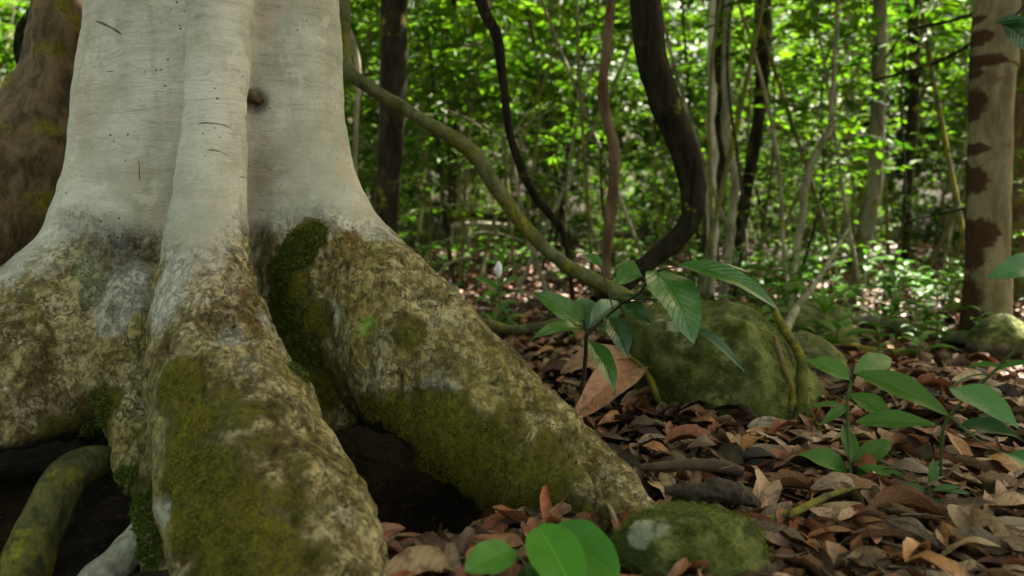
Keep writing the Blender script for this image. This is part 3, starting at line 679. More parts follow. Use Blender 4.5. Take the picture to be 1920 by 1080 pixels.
# roots creeping on the boulder
P0 = on_surface([(1478, 640), (1486, 670)], .006, BRbv)
rt = thing('creeping_root', 'green climbing root forking down the right side of the boulder', 'root', tuple(W(1500, 800, 2.38)))
for nm, pp in (('root', [(1440, 560, 2.65, 6), (1475, 625, 2.45, 8), (1500, 670, 2.36, 10), (1504, 720, 2.30, 11), (1502, 765, 2.26, 11), (1490, 805, 2.22, 6), (1480, 830, 2.18, 4)]), ('rootlet', [(1504, 740, 2.28, 8), (1514, 790, 2.23, 7), (1532, 830, 2.18, 5)]), ('rootlet', [(1506, 755, 2.27, 9), (1530, 800, 2.22, 7), (1550, 845, 2.15, 4)])):
    P_, R_ = px(pp); k = tube(P_, R_, 8, 10, .15, 20); part(nm, k['V'], k['F'], B_MOSS, rt)
strand('creeping_root', 'dark curved root at the left foot of the boulder', 'root', [(1175, 665, 2.45, 4.2), (1205, 690, 2.38, 5.6), (1225, 725, 2.33, 6.3), (1238, 770, 2.3, 6.3), (1240, 810, 2.28, 5.6)], B_MOSS, seed=15)
strand('bark_strip', 'dry brown strip of bark lying on the boulder near its crest', 'bark', [(1452, 632, 2.32, 4), (1462, 665, 2.28, 6), (1474, 700, 2.26, 7), (1485, 735, 2.25, 6), (1482, 770, 2.24, 4)], B_BRN, seed=16)
# foreground wood
strand('log_piece', 'black rotten log piece lying above the mossy stone', 'log', [(1245, 975, 1.56, 9), (1290, 983, 1.55, 18), (1335, 996, 1.54, 22), (1385, 998, 1.53, 20), (1425, 1012, 1.52, 6)], B_ROT, sides=48, n=24, rough=.45, nsc=40, seed=17)
strand('log_piece', 'short brown rotten stick lying behind the black log piece', 'log', [(1200, 935, 1.70, 7), (1290, 936, 1.69, 11), (1350, 942, 1.68, 13), (1392, 948, 1.67, 9)], mat_flat('rotten_brown', (.075, .048, .03), .9, .5), rough=.16, seed=18)
strand('rootlet', 'thin green-brown rootlet snaking over leaves beside the mossy stone', 'root', [(1355, 1035, 1.43, 5), (1390, 1020, 1.45, 7), (1430, 1005, 1.46, 8), (1480, 990, 1.48, 8), (1530, 965, 1.53, 7), (1555, 945, 1.56, 6), (1610, 930, 1.6, 3)], B_VINE, wob=.006, seed=19)
strand('twig', 'pale bent twig lying from the root tip to the mossy stone', 'twig', [(1138, 947, 1.50, 3), (1200, 955, 1.50, 4.5), (1262, 966, 1.48, 4.5), (1290, 975, 1.47, 3), (1330, 985, 1.46, 1)], B_TWIG, seed=20)
strand('twig', 'curved pale grass stem hanging over the end of the right root', 'twig', [(1140, 946, 1.49, 3), (1150, 965, 1.42, 4), (1157, 990, 1.40, 4), (1155, 1015, 1.39, 3), (1152, 1040, 1.38, 2)], B_TWIG, seed=21)
strand('twig', 'straight pale stick slanting across the mossy stone', 'twig', [(1185, 1090, 1.30, 3.5), (1230, 1030, 1.36, 4), (1262, 985, 1.41, 3.5), (1284, 957, 1.44, 2.5)], B_TWIG, seed=22)
strand('twig', 'thin arching stick over the litter right of the boulder', 'twig', [(1560, 880, 1.9, 2), (1640, 900, 1.8, 3), (1700, 930, 1.7, 3), (1760, 985, 1.6, 2)], B_TWIG, seed=23)

# ---- trees with trunks one can tell apart
def bgtree(name, label, pts, mat, crown=True, s=0, sides=14, group=None, attrs=None, rough=.09, nsc=6, wob=0.0, cz=6.5):
    P, Rr = px(pts)
    # the foot goes into the ground
    b = P[-1].copy(); gzv = g1(b[0], b[1]) - .1
    if b[2] > gzv: P.append(np.array([b[0], b[1], gzv])); Rr.append(Rr[-1] * 1.35)
    top = P[0]; topz = cz
    P = [np.array([top[0] + (top[0] - P[1][0]) * .3, top[1], topz])] + P; Rr = [Rr[0] * .6] + Rr
    k = tube(P, Rr, 40 if attrs else 10, sides, rough, nsc, s + 40, wob=wob)
    t = thing(name, label, 'tree', (P[-1][0], P[-1][1], gzv), group)
    part('trunk', k['V'], k['F'], mat, t, attrs=attrs(k['V']) if attrs else None)
    if crown and s in (1, 2, 3): add_crown(t, P[0] + [0, 0, .6], s)
    return t
bgtree('tree', 'straight dark trunk just right of the grey trunk', [(738, -60, 4.6, 24), (736, 200, 4.6, 24), (728, 350, 4.6, 22), (722, 470, 4.6, 21), (720, 540, 4.6, 24)], B_DARK, s=1)
def patches(V):
    r = np.random.default_rng(5); o = np.zeros(len(V))
    for (u, v, ru, rv) in ((1850, 60, 26, 14), (1862, 105, 34, 10), (1840, 128, 24, 10), (1845, 185, 22, 26), (1838, 212, 22, 10), (1850, 275, 20, 11), (1836, 335, 30, 28), (1830, 300, 18, 20), (1846, 440, 34, 26), (1835, 485, 26, 26), (1830, 560, 26, 40), (1840, 620, 30, 34), (1860, 20, 10, 8)):
        h = W(u, v, 3.6); q = np.sqrt(((V[:, 0] - h[0]) / (ru * 3.75 / FPX)) ** 2 + ((V[:, 2] - h[2]) / (rv * 3.75 / FPX)) ** 2)
        o = np.maximum(o, 1 - sst(q, .55, 1.7))
    z = fbm(V * [.8, .8, 2.0], 4, 3, 77); o = np.maximum(o, np.where(V[:, 1] > 3.77, sst(z, 0, .15), 0)); o = np.maximum(o, np.where(V[:, 2] > 2.1, sst(z, 0, .15), 0))
    return dict(patch=o)
bgtree('tree', 'pale trunk with dark red-brown bark patches near the right edge', [(1872, -60, 3.75, 38), (1862, 100, 3.75, 37), (1855, 300, 3.75, 37), (1852, 500, 3.75, 38), (1850, 590, 3.75, 42), (1850, 650, 3.75, 56)], B_PATCH, s=2, sides=64, attrs=patches, rough=.05)
bgtree('tree', 'dark brown trunk partly hidden behind the patchy tree at the right edge', [(1935, -60, 5.4, 24), (1928, 300, 5.4, 26), (1925, 560, 5.4, 30), (1925, 610, 5.4, 36)], B_BRN, s=3)
bgtree('tree', 'slender mottled trunk with a bend low down right of centre', [(1652, -60, 6.0, 12), (1650, 80, 6.0, 13), (1645, 230, 6.0, 13), (1640, 340, 6.0, 14), (1622, 440, 6.0, 14), (1608, 520, 6.0, 14), (1604, 570, 6.0, 15)], mat_bark('mottled_bark', (.05, .045, .028), (.20, .185, .13), moss=.3, sc=9), s=4)
bgtree('tree', 'pair-like dark trunk behind the massive liana, mossy and straight', [(1352, -60, 6.5, 20), (1348, 100, 6.5, 20), (1345, 300, 6.5, 18), (1335, 420, 6.5, 16), (1330, 520, 6.5, 18)], B_DARK, s=5)
bgtree('tree', 'dark trunk with a fork of leaning stems right of the massive liana', [(1432, -60, 7.0, 15), (1430, 100, 7.0, 14), (1425, 200, 7.0, 12), (1405, 330, 7.0, 11), (1385, 440, 7.0, 12), (1378, 540, 7.0, 14)], B_DARK, s=6)
bgtree('tree', 'pale crooked slender trunk with light bark right beside the massive liana', [(1368, -60, 5.2, 7), (1362, 90, 5.2, 8), (1362, 200, 5.2, 9), (1366, 280, 5.2, 8), (1378, 350, 5.2, 8), (1372, 430, 5.2, 8), (1360, 530, 5.2, 9)], B_PALE, s=7, wob=.03)
bgtree('tree', 'sunlit whitish crooked stem rising behind the boulder', [(1335, 60, 5.6, 6), (1336, 160, 5.6, 7), (1330, 230, 5.6, 8), (1336, 300, 5.6, 8), (1334, 380, 5.6, 9), (1332, 450, 5.6, 10), (1330, 530, 5.6, 10)], mat_bark('white_bark', (.20, .18, .13), (.45, .42, .35), sc=12), s=8, wob=.03)
bgtree('tree', 'thin dark straight trunk far back beyond the dark left trunk', [(845, -60, 9, 10), (848, 200, 9, 10), (850, 480, 9, 11)], B_DARK, s=9)
bgtree('tree', 'pale far trunk lit by sun upper right of centre', [(1598, -60, 9.5, 11), (1592, 100, 9.5, 10), (1592, 260, 9.5, 10), (1590, 480, 9.5, 10)], B_PALE, s=10)
bgtree('tree', 'dim slim trunk between the bent trunk and the patchy tree', [(1712, -60, 8.0, 10), (1714, 150, 8.0, 9), (1702, 350, 8.0, 9), (1698, 520, 8.0, 10)], B_DARK, s=11)
bgtree('tree', 'grey far trunk right of the thin S-curved liana', [(1040, -60, 11, 12), (1035, 200, 11, 12), (1032, 480, 11, 13)], B_PALE, s=12)
bgtree('tree', 'leaning slender stem curving up left of the bent trunk', [(1560, 200, 5.4, 5), (1540, 270, 5.4, 6), (1515, 320, 5.4, 7), (1505, 400, 5.4, 7), (1490, 500, 5.4, 8), (1478, 600, 5.0, 9)], B_PALE, crown=False, s=13, wob=.02, cz=2.6)
bgtree('tree', 'olive far trunk behind the upper end of the green liana', [(790, -60, 12, 10), (794, 200, 12, 10), (796, 470, 12, 11)], B_VINE, s=14)
# stem with white foot growing over the boulder's rear
strand('leaning_sapling', 'short leaning stem with whitish bare foot behind the boulder', 'sapling', [(1590, 430, 3.4, 3), (1530, 530, 3.2, 5), (1498, 570, 3.1, 7), (1482, 600, 3.0, 8), (1474, 620, 2.95, 8)], B_PALE, seed=31)
for q, (lb, pts) in enumerate((('thin bare branch reaching left from the patchy tree, upper', [(1835, 75, 3.75, 4), (1760, 115, 4.5, 3), (1700, 135, 4.6, 3), (1640, 150, 4.7, 2)]), ('thin bare branch reaching left from the patchy tree, lower', [(1830, 385, 3.75, 3), (1770, 400, 4.5, 2.5), (1720, 410, 4.6, 2), (1660, 440, 4.7, 2)]), ('long thin bare branch sloping across the upper right', [(1840, 20, 3.75, 3), (1780, 40, 4.6, 3), (1700, 60, 4.9, 2), (1660, 110, 5, 2)]))):
    strand('bare_branch', lb, 'branch', pts, B_DARK, seed=60 + q)

# ------------------------------------------------------------ background saplings
def sapling_template(seed, H=3.6, nb=26, L=.11, bright=.5, lowest=.12, spread=.7):
    r = np.random.default_rng(seed); lean = r.normal(0, .12, 2)
    sp = [np.array([lean[0] * H * t + .05 * math.sin(t * 7 + seed), lean[1] * H * t, t * H - .06]) for t in np.linspace(0, 1, 7)]
    st = tube(sp, np.linspace(.009 + .0025 * H, .003, 7), 4, 6, .1, 8, seed)
    tw = []; lp, ld, ln, ll, lc = [], [], [], [], []
    hue = r.uniform(0, 1)
    for k in range(nb):
        t = r.uniform(lowest, 1); i = min(int(t * 6), 5); b = sp[i] + (sp[i + 1] - sp[i]) * (t * 6 - i)
        a = r.uniform(0, 6.28); q = spread * r.uniform(.35, 1) * (1.15 - .6 * t); e = b + np.array([math.cos(a) * q, math.sin(a) * q, q * r.uniform(-.1, .6)])
        m = (b + e) / 2 + [0, 0, .06]; tw.append(tube([b, m, e], [.004, .003, .0015], 3, 4, 0, 8, k))
        nl = r.integers(8, 15); side = np.cross(e - b, [0, 0, 1]); side /= np.linalg.norm(side) + 1e-6; dr = (e - b) / np.linalg.norm(e - b)
        g = r.uniform(0, 1)
        for z in range(nl):
            f = .2 + .8 * z / (nl - 1); p = b * (1 - f) ** 2 + 2 * m * f * (1 - f) + e * f * f
            s = (1 if z % 2 else -1) if z < nl - 1 else 0
            lp.append(p); ld.append(side * s * .9 + dr * .6 + r.normal(0, .2, 3) + [0, 0, -.25]); ln.append(np.array([0, 0, 1]) + r.normal(0, .4, 3)); ll.append(L * r.uniform(.6, 1.25))
            c = np.array([.020, .055, .004]) * (1 - g) + np.array([.120, .20, .014]) * g
            lc.append(c * r.uniform(.75, 1.25))
    lv = leaves(np.array(lp), np.array(ld), np.array(ln), np.array(ll), np.array(ll) * .36, np.array(lc), 2, .06, .2)
    tj = join([st] + tw)
    return mkmesh('stem', tj['V'], tj['F'], [B_VINE, B_PALE, B_DARK, B_VINE][seed % 4]), mkmesh('foliage', lv['V'], lv['F'], L_FAR, col=lv['col'], uv=lv['uv'])
TPL = [sapling_template(200 + k, H=[3.4, 2.6, 4.6, 5.2, 3.0, 4.0, 2.0, 4.8][k], nb=[46, 40, 64, 70, 50, 56, 40, 60][k], L=[.10, .075, .12, .22, .065, .17, .09, .15][k], lowest=[.15, .1, .25, .3, .12, .25, .08, .35][k]) for k in range(8)]
def put_tpl(tpl, x, y, rz, sc, label, group, names=('sapling', 'sapling')):
    t = thing(names[0], label, names[1], (x, y, g1(x, y)), group); t.rotation_euler = (0, 0, rz); t.scale = (sc,) * 3
    obj('stem', tpl[0], t); obj('foliage', tpl[1], t); return t
rs = random.Random(11); placed = 0
def where(u, y):
    a = ('left of the brown trunk' if u < 120 else 'behind the grey trunk' if u < 690 else 'behind the slanting liana' if u < 960 else 'behind the thin S-curved liana' if u < 1110 else
         'behind the massive dark liana' if u < 1330 else 'behind the boulder' if u < 1560 else 'beyond the bent mottled trunk' if u < 1790 else 'beyond the patchy-barked tree' if u < 1925 else 'beyond the right edge')
    return a + ('' if y < 7 else ', farther back' if y < 10 else ', deep in the wood')
KIND = ['leafy green sapling among many in the far undergrowth', 'tall slender leafy sapling in the dense wood behind']
for band, (y0, y1, n) in enumerate(((5.0, 7.0, 18), (7.0, 10.0, 52), (10.0, 14.5, 75))):
    for q in range(n):
        y = rs.uniform(y0, y1); u = rs.uniform(560, 2150)
        if q % 8 == 0: u = rs.uniform(-250, 60)
        x = (u - 960) / FPX * y
        k = rs.randrange(8)
        put_tpl(TPL[k], x, y, rs.uniform(0, 6.28), rs.uniform(.8, 1.2) * (1 + .25 * (band == 2)), *((('leafy green sapling ' if k in (0, 1, 4, 6) else 'tall slender leafy sapling ') + where(u, y), ('saplings ' if k in (0, 1, 4, 6) else 'tall saplings ') + where(u, y)))); placed += 1
for q in range(70):
    y = rs.uniform(7.5, 14); u = rs.uniform(660, 2100); k = rs.choice((1, 4, 6))
    put_tpl(TPL[k], (u - 960) / FPX * y, y, rs.uniform(0, 6.28), rs.uniform(.35, .6), 'low leafy bush ' + where(u, y), 'low bushes ' + where(u, y), ('bush', 'bush'))
# far wood as one mass, then bare thin stems in front of it
r = np.random.default_rng(77); n = 150000
y = 15 + 9 * r.uniform(0, 1, n) ** .8; u = r.uniform(-400, 2500, n); K = 1100
cy = r.uniform(14, 25, K); cu = r.uniform(-500, 2500, K); cx = (cu - 960) / FPX * cy; cz = r.uniform(0, 10.5, K)
w_ = r.integers(0, K, n); p = np.c_[cx[w_], cy[w_], cz[w_]] + r.normal(size=(n, 3)) * [.65, .6, .3]
p[:, 2] = np.maximum(p[:, 2], .1)
g = np.clip(r.uniform(0, 1, K)[w_] + r.normal(0, .12, n), 0, 1)[:, None]; col = np.array([.020, .055, .005]) * (1 - g) + np.array([.105, .185, .014]) * g
k = leaves(p, r.normal(size=(n, 3)) * [1, 1, .5] + [0, 0, -.2], r.normal(size=(n, 3)) * .5 + [0, -.3, 1], r.uniform(.2, .40, n), r.uniform(.10, .17, n), col, 2, .06, .15)
tag(part('far_wood', k['V'], k['F'], L_FAR, col=k['col'], uv=k['uv']), 'distant dense wood of leaves closing off the view', 'foliage', kind='stuff')
STEM = []
for s in range(6):
    r = np.random.default_rng(300 + s); H = r.uniform(2.2, 4.5); b = r.normal(0, .16, 2)
    sp = [np.array([b[0] * H * t + .07 * math.sin(t * (4 + s) + s), b[1] * H * t + .05 * math.cos(t * 5), t * H - .08]) for t in np.linspace(0, 1, 8)]
    k = tube(sp, np.linspace(.013, .006, 8) * r.uniform(.7, 1.6), 4, 7, .12, 10, s); STEM.append(mkmesh('thin_sapling', k['V'], k['F'], [B_PALE, B_VINE, B_PALE, B_DARK, B_VINE, B_PALE][s]))
for q in range(44):
    y = rs.uniform(4.6, 12); u = rs.uniform(640, 2100); x = (u - 960) / FPX * y; s = rs.randrange(6)
    o = obj('thin_sapling', STEM[s], None, (x, y, g1(x, y))); o.rotation_euler = (0, 0, rs.uniform(0, 6.28))
    kd = ['pale', 'dark'][s in (1, 3, 4)]; tag(o, f'thin {kd} leafless sapling stem {where(u, y)}', 'sapling', f'{kd} leafless stems {where(u, y)}')

# unseen crowns added above the frame to shade the clearing
for q, (x, y, z, s, sc) in enumerate(((2.3, 3.6, 6.8, 0, 1.0), (4.0, 5.2, 7.2, 1, 1.05), (5.4, 4.0, 6.8, 2, 1.0), (3.4, 4.3, 9.5, 2, 1.15), (1.2, 2.6, 8.2, 1, 1.0))):
    t = thing('shade_canopy', 'unseen tree crown added to shade the clearing from above', 'tree', (x, y, 0), 'added shading crowns above the clearing')
    o = obj('crown', CROWNS[s][0], t, (0, 0, z)); o.scale = (sc,) * 3; o.rotation_euler = (0, 0, q * .9); obj('branch', CROWNS[s][1], o)

# ------------------------------------------------------------ hero plants
CAMP = np.array([0, 0, CAMZ])
def hero_leaf(name, a, b, wpx, col, parent, nrm=(0, -.6, 1), arch=.08, fold=.18, A=.85, Bp=1.0, mat=None, twist=0.0, label=None, wav=.03):
    p, q = W(*a), W(*b); L = np.linalg.norm(q - p)
    k = leaves([p], [q - p], [nrm], L, wpx * (a[2] + b[2]) / 2 / FPX, col, 18, arch, fold, A, Bp, 4, twist, wav)
    o = part(name, k['V'], k['F'], mat or L_HERO, parent, col=k['col'], uv=k['uv'])
    if label: o['label'] = label
    return o
def stem(parent, pts, mat, name='stem', **kw):
    P, Rr = px(pts); k = tube(P, Rr, 6, 8, .08, 30, **kw); return part(name, k['V'], k['F'], mat, parent)
G1, G2, G3, G4 = (.034, .105, .008), (.048, .125, .010), (.016, .055, .004), (.070, .16, .010)
S_DK = mat_flat('dark_stem', (.035, .028, .018)); S_GR = mat_flat('green_stem', (.06, .10, .03))
p0 = W(1092, 815, 2.15)
sp = thing('young_sapling', 'young dark-stemmed sapling with broad glossy leaves in front of the boulder', 'sapling', (p0[0], p0[1], g1(p0[0], p0[1])))
stem(sp, [(1090, 850, 2.15, 5), (1088, 800, 2.15, 5), (1091, 740, 2.14, 5), (1097, 680, 2.12, 4.5), (1100, 628, 2.10, 4)], S_DK)
stem(sp, [(1100, 630, 2.10, 3), (1130, 600, 2.08, 2.8), (1165, 572, 2.05, 2.6), (1200, 548, 2.0, 2.5), (1222, 512, 1.97, 2)], S_DK, 'branch')
stem(sp, [(1150, 582, 2.06, 2), (1180, 562, 2.02, 1.8), (1240, 562, 1.98, 1.4)], S_DK, 'branch')
stem(sp, [(1100, 630, 2.10, 2.5), (1094, 600, 2.12, 2)], S_DK, 'branch')
stem(sp, [(1222, 512, 1.97, 2), (1245, 505, 1.92, 1.8), (1272, 500, 1.88, 1.5)], S_DK, 'branch')
hero_leaf('leaf', (1094, 610, 2.10), (998, 547, 2.12), 44, G2, sp, (-.2, -1, .8))
hero_leaf('leaf', (1098, 622, 2.10), (992, 640, 2.0), 34, G2, sp, (0, -.6, 1), arch=.14)
hero_leaf('leaf', (1100, 620, 2.12), (1090, 556, 2.22), 52, (.05, .11, .035), sp, (0, -1, .5))
hero_leaf('leaf', (1105, 612, 2.10), (1160, 566, 2.2), 48, (.045, .105, .035), sp, (.2, -1, .6))
hero_leaf('leaf', (1102, 636, 2.10), (1152, 738, 2.0), 44, G1, sp, (.5, -1, .45), arch=.09, twist=.3, wav=.05)
hero_leaf('leaf', (1136, 592, 2.08), (1176, 672, 2.0), 52, G3, sp, (.3, -1, .35), arch=.12)
hero_leaf('leaf', (1162, 570, 2.05), (1222, 612, 1.98), 34, G3, sp, (.1, -.9, .6), arch=.12)
hero_leaf('leaf', (1205, 520, 1.98), (1150, 522, 2.05), 62, G2, sp, (0, -1, .7), A=1.0)
hero_leaf('leaf', (1225, 506, 1.95), (1300, 648, 1.78), 100, (.028, .105, .014), sp, (.35, -1, .55), arch=.10, fold=.10, A=.72, wav=.04, Bp=.85)
hero_leaf('leaf', (1268, 497, 1.90), (1468, 592, 1.85), 46, G1, sp, (-.25, -.7, 1), arch=.13, A=.7)
hero_leaf('leaf', (1272, 497, 1.92), (1412, 514, 1.98), 28, G1, sp, (0, -.35, 1), arch=.05)
hero_leaf('leaf', (1300, 610, 2.0), (1398, 700, 1.95), 18, (.05, .10, .05), sp, (-.3, -.8, .8), arch=.12)
hero_leaf('leaf', (1130, 500, 2.15), (1092, 478, 2.2), 24, G2, sp, (0, -.8, .8))
hero_leaf('leaf', (1140, 560, 2.1), (1240, 570, 2.02), 16, G3, sp, (0, -.6, .9))
hero_leaf('leaf', (1090, 845, 2.0), (1126, 836, 1.95), 34, G4, sp, (0, -.7, 1), mat=L_SOFT)
stem(sp, [(1150, 582, 2.06, 1.5), (1136, 530, 2.12, 1.5), (1128, 500, 2.15, 1.3)], S_DK, 'branch')
stem(sp, [(1235, 562, 1.98, 1.4), (1270, 580, 1.98, 1.2), (1302, 612, 2.0, 1)], S_DK, 'branch')

# right-hand broadleaf seedling
p0 = W(1600, 900, 1.78)
sd2 = thing('broadleaf_seedling', 'green seedling with two tiers of long pointed leaves right of the boulder', 'seedling', (p0[0], p0[1], g1(p0[0], p0[1])))
GS = (.060, .135, .018)
stem(sd2, [(1596, 960, 1.72, 4), (1596, 890, 1.75, 4), (1592, 830, 1.78, 3.5), (1588, 760, 1.8, 3), (1596, 712, 1.8, 3)], S_GR)
for a, b, wd, nm, ar in (((1594, 712, 1.8), (1512, 675, 1.85), 40, (-.1, -.9, .8), .1), ((1600, 700, 1.82), (1672, 672, 1.9), 44, (0, -1, .8), .05), ((1604, 700, 1.8), (1782, 782, 1.68), 54, (-.25, -.9, .9), .1),
        ((1594, 740, 1.8), (1680, 792, 1.72), 42, (-.2, -.9, .9), .08), ((1604, 792, 1.75), (1758, 797, 1.66), 42, (0, -.9, .9), .06), ((1598, 866, 1.78), (1578, 795, 1.82), 36, (.2, -1, .3), .05),
        ((1600, 866, 1.78), (1674, 826, 1.80), 40, (.1, -1, .7), .06), ((1590, 884, 1.76), (1497, 852, 1.78), 48, (0, -.8, 1), .1), ((1600, 880, 1.76), (1718, 905, 1.68), 24, (0, -.8, 1), .1),
        ((1594, 890, 1.76), (1556, 918, 1.70), 40, (0, -.7, 1), .1), ((1606, 885, 1.76), (1680, 958, 1.62), 26, (-.4, -.8, .8), .12), ((1588, 762, 1.8), (1536, 800, 1.76), 20, (0, -.8, .9), .1), ((1586, 760, 1.8), (1512, 765, 1.80), 14, (0, -.7, 1), .08)):
    hero_leaf('leaf', a, b, wd, tuple(np.array(GS) * RNG.uniform(.75, 1.15)), sd2, nm, ar, mat=L_SOFT)
p0 = W(1800, 900, 1.55)
sd3 = thing('broadleaf_seedling', 'close seedling with pale glossy leaves at the right edge', 'seedling', (p0[0], p0[1], g1(p0[0], p0[1])))
stem(sd3, [(1764, 900, 1.7, 3), (1766, 830, 1.65, 3), (1780, 780, 1.6, 3), (1860, 700, 1.5, 2.5), (1960, 600, 1.4, 2.5)], S_GR)
GP = (.090, .19, .07)
for a, b, wd, nm, c_ in (((1780, 728, 1.5), (1912, 806, 1.36), 62, (-.3, -.8, 1), GP), ((1795, 800, 1.6), (1915, 822, 1.5), 46, (0, -.8, .9), (.016, .05, .012)), ((1960, 505, 1.4), (1848, 522, 1.35), 56, (0, -.9, .7), (.04, .13, .04)),
        ((1882, 850, 1.4), (1960, 900, 1.3), 60, (0, -.9, .8), (.03, .12, .03)), ((1880, 690, 1.55), (1810, 690, 1.6), 18, (0, -.6, 1), G1), ((1940, 680, 1.5), (1860, 700, 1.55), 18, (0, -.6, 1), G1), ((1830, 748, 1.7), (1880, 735, 1.75), 22, (0, -.7, 1), G3)):
    hero_leaf('leaf', a, b, wd, c_, sd3, nm, .1, mat=L_SOFT)
stem(sd3, [(1870, 700, 1.5, 2), (1820, 705, 1.5, 2), (1780, 728, 1.5, 1.5)], S_GR); stem(sd3, [(1780, 780, 1.6, 2), (1840, 830, 1.5, 1.8), (1882, 850, 1.4, 1.5)], S_GR)
o = strand('hanging_leaf', 'x', 'x', [(1905, -400, 3.0, 2), (1900, 0, 2.0, 3), (1868, 48, 2.0, 3)], S_DK); bpy.data.objects.remove(o)
hl = thing('overhanging_spray', 'dark leaf spray hanging into the top right corner', 'leaf spray', tuple(W(1960, -60, 1.9)))
stem(hl, [(1990, -120, 1.9, 3), (1930, 0, 1.9, 3), (1880, 45, 1.9, 2)], S_DK); 
hero_leaf('leaf', (1880, 45, 1.9), (1960, 110, 1.85), 50, (.014, .05, .012), hl, (-.3, -1, .3)); hero_leaf('leaf', (1866, 44, 1.9), (1930, 38, 1.85), 20, (.014, .05, .012), hl, (0, -1, .3)); hero_leaf('leaf', (1930, 0, 1.9), (1975, 60, 1.85), 40, (.014, .05, .012), hl, (0, -1, .3))
p0 = W(1745, 980, 1.6)
sd4 = thing('narrow_seedling', 'small narrow-leaved seedling in the litter below the broad one', 'seedling', (p0[0], p0[1], g1(p0[0], p0[1])))
stem(sd4, [(1738, 985, 1.58, 3), (1740, 940, 1.6, 3), (1745, 910, 1.62, 2)], S_GR)
for a, b, wd in (((1744, 912, 1.62), (1750, 858, 1.64), 20), ((1742, 925, 1.6), (1690, 905, 1.62), 12), ((1745, 920, 1.6), (1800, 912, 1.6), 12), ((1742, 940, 1.6), (1700, 960, 1.56), 14), ((1745, 935, 1.6), (1790, 960, 1.55), 14), ((1745, 918, 1.6), (1835, 930, 1.6), 9), ((1741, 955, 1.58), (1722, 985, 1.55), 14)):
    hero_leaf('leaf', a, b, wd, (.05, .12, .03), sd4, (0, -.9, .8), mat=L_SOFT)
# round bright leaves at the bottom
p0 = W(1010, 1180, 1.22)
rl = thing('round_leaf_plant', 'bright green round-leaved plant at the bottom centre edge', 'plant', (p0[0], p0[1], g1(p0[0], p0[1])))
stem(rl, [(1000, 1230, 1.22, 2.5), (1000, 1150, 1.2, 2.5), (985, 1060, 1.2, 2), (960, 1040, 1.2, 1.6)], S_GR); stem(rl, [(1000, 1150, 1.2, 2.5), (1040, 1080, 1.16, 2), (1045, 1035, 1.16, 1.6)], S_GR)
stem(rl, [(962, 1042, 1.2, 1.4), (990, 1018, 1.3, 1.1), (1000, 1012, 1.4, 1)], S_GR)
BG_ = (.060, .20, .012)
hero_leaf('leaf', (964, 1030, 1.20), (872, 1072, 1.12), 72, (.045, .16, .012), rl, (0, -1, 1.1), .04, .1, .95, .62, L_SOFT)
hero_leaf('leaf', (1010, 985, 1.22), (1085, 1125, 1.08), 104, BG_, rl, (0, -1, .9), .04, .10, .9, .55, L_SOFT)
hero_leaf('leaf', (1032, 990, 1.26), (1160, 1085, 1.16), 104, (.05, .175, .012), rl, (.1, -1, 1.0), .05, .12, .9, .6, L_SOFT)
hero_leaf('leaf', (1030, 1060, 1.24), (965, 1120, 1.2), 60, (.02, .08, .01), rl, (0, -1, 1), .04, .1, .9, .6, L_SOFT)
# white bud on a stalk
bud = thing('white_bud', 'small white flower bud on a leafy seedling near the slanting liana', 'flower', tuple(ground_hit(936, 560)))
stem(bud, [(938, 575, 3.3, 1.5), (936, 540, 3.3, 1.5), (935, 520, 3.3, 1.2)], S_GR)
P_, R_ = px([(935, 522, 3.3, 1), (935, 514, 3.3, 5), (935, 504, 3.3, 6.5), (935, 495, 3.3, 5), (935, 489, 3.3, 1)]); k = tube(P_, R_, 6, 12, 0, 9); part('bud', k['V'], k['F'], mat_flat('white_petal', (.75, .75, .8), .5, .05), bud)
for a, b in (((936, 545, 3.3), (885, 520, 3.3)), ((936, 540, 3.3), (985, 525, 3.2)), ((936, 530, 3.4), (955, 450, 3.3)), ((936, 550, 3.3), (900, 560, 3.2))): hero_leaf('leaf', a, b, 16, G4, bud, (0, -.8, .9), .12, mat=L_SOFT)
# strap-leaved plant behind the boulder
c = W(1545, 590, 3.25); fn = thing('strap_leaf_plant', 'tuft of arching yellow-green strap leaves behind the boulder', 'plant', tuple(c))
r = np.random.default_rng(9)
for q in range(14):
    a = q / 14 * 6.28; e = c + np.array([math.cos(a) * .28, math.sin(a) * .2, r.uniform(-.02, .14)]); k = leaves([c], [e - c], [(0, 0, 1)], np.linalg.norm(e - c), .022, (.09, .17, .02), 8, .22, .2, .6, .7)
    part('leaf', k['V'], k['F'], L_SOFT, fn, col=k['col'], uv=k['uv'])

# little seedlings on the floor
SEED = []
for s in range(5):
    r = np.random.default_rng(500 + s); lp, ld, ln, ll, lc = [], [], [], [], []; H = r.uniform(.12, .32)
    k0 = tube([(0, 0, -.03), (.01, 0, H * .5), (.02, .01, H)], [.003, .0025, .0015], 4, 5)
    nl = r.integers(5, 10); g = r.uniform(.2, 1)
    for z in range(nl):
        a = z * 2.4; f = .35 + .65 * z / nl; lp.append((.02 * f, .01 * f, H * f)); ld.append((math.cos(a), math.sin(a), .15)); ln.append((-.2 * math.cos(a), -.2 * math.sin(a), 1)); ll.append(r.uniform(.06, .13))
        lc.append((np.array([.03, .08, .012]) * (1 - g) + np.array([.07, .17, .02]) * g) * r.uniform(.8, 1.2))
    lv = leaves(np.array(lp), np.array(ld), np.array(ln), np.array(ll), np.array(ll) * .42, np.array(lc), 5, .12, .2)
    SEED.append((mkmesh('stem', k0['V'], k0['F'], S_GR), mkmesh('leaf', lv['V'], lv['F'], L_SOFT, col=lv['col'], uv=lv['uv'])))
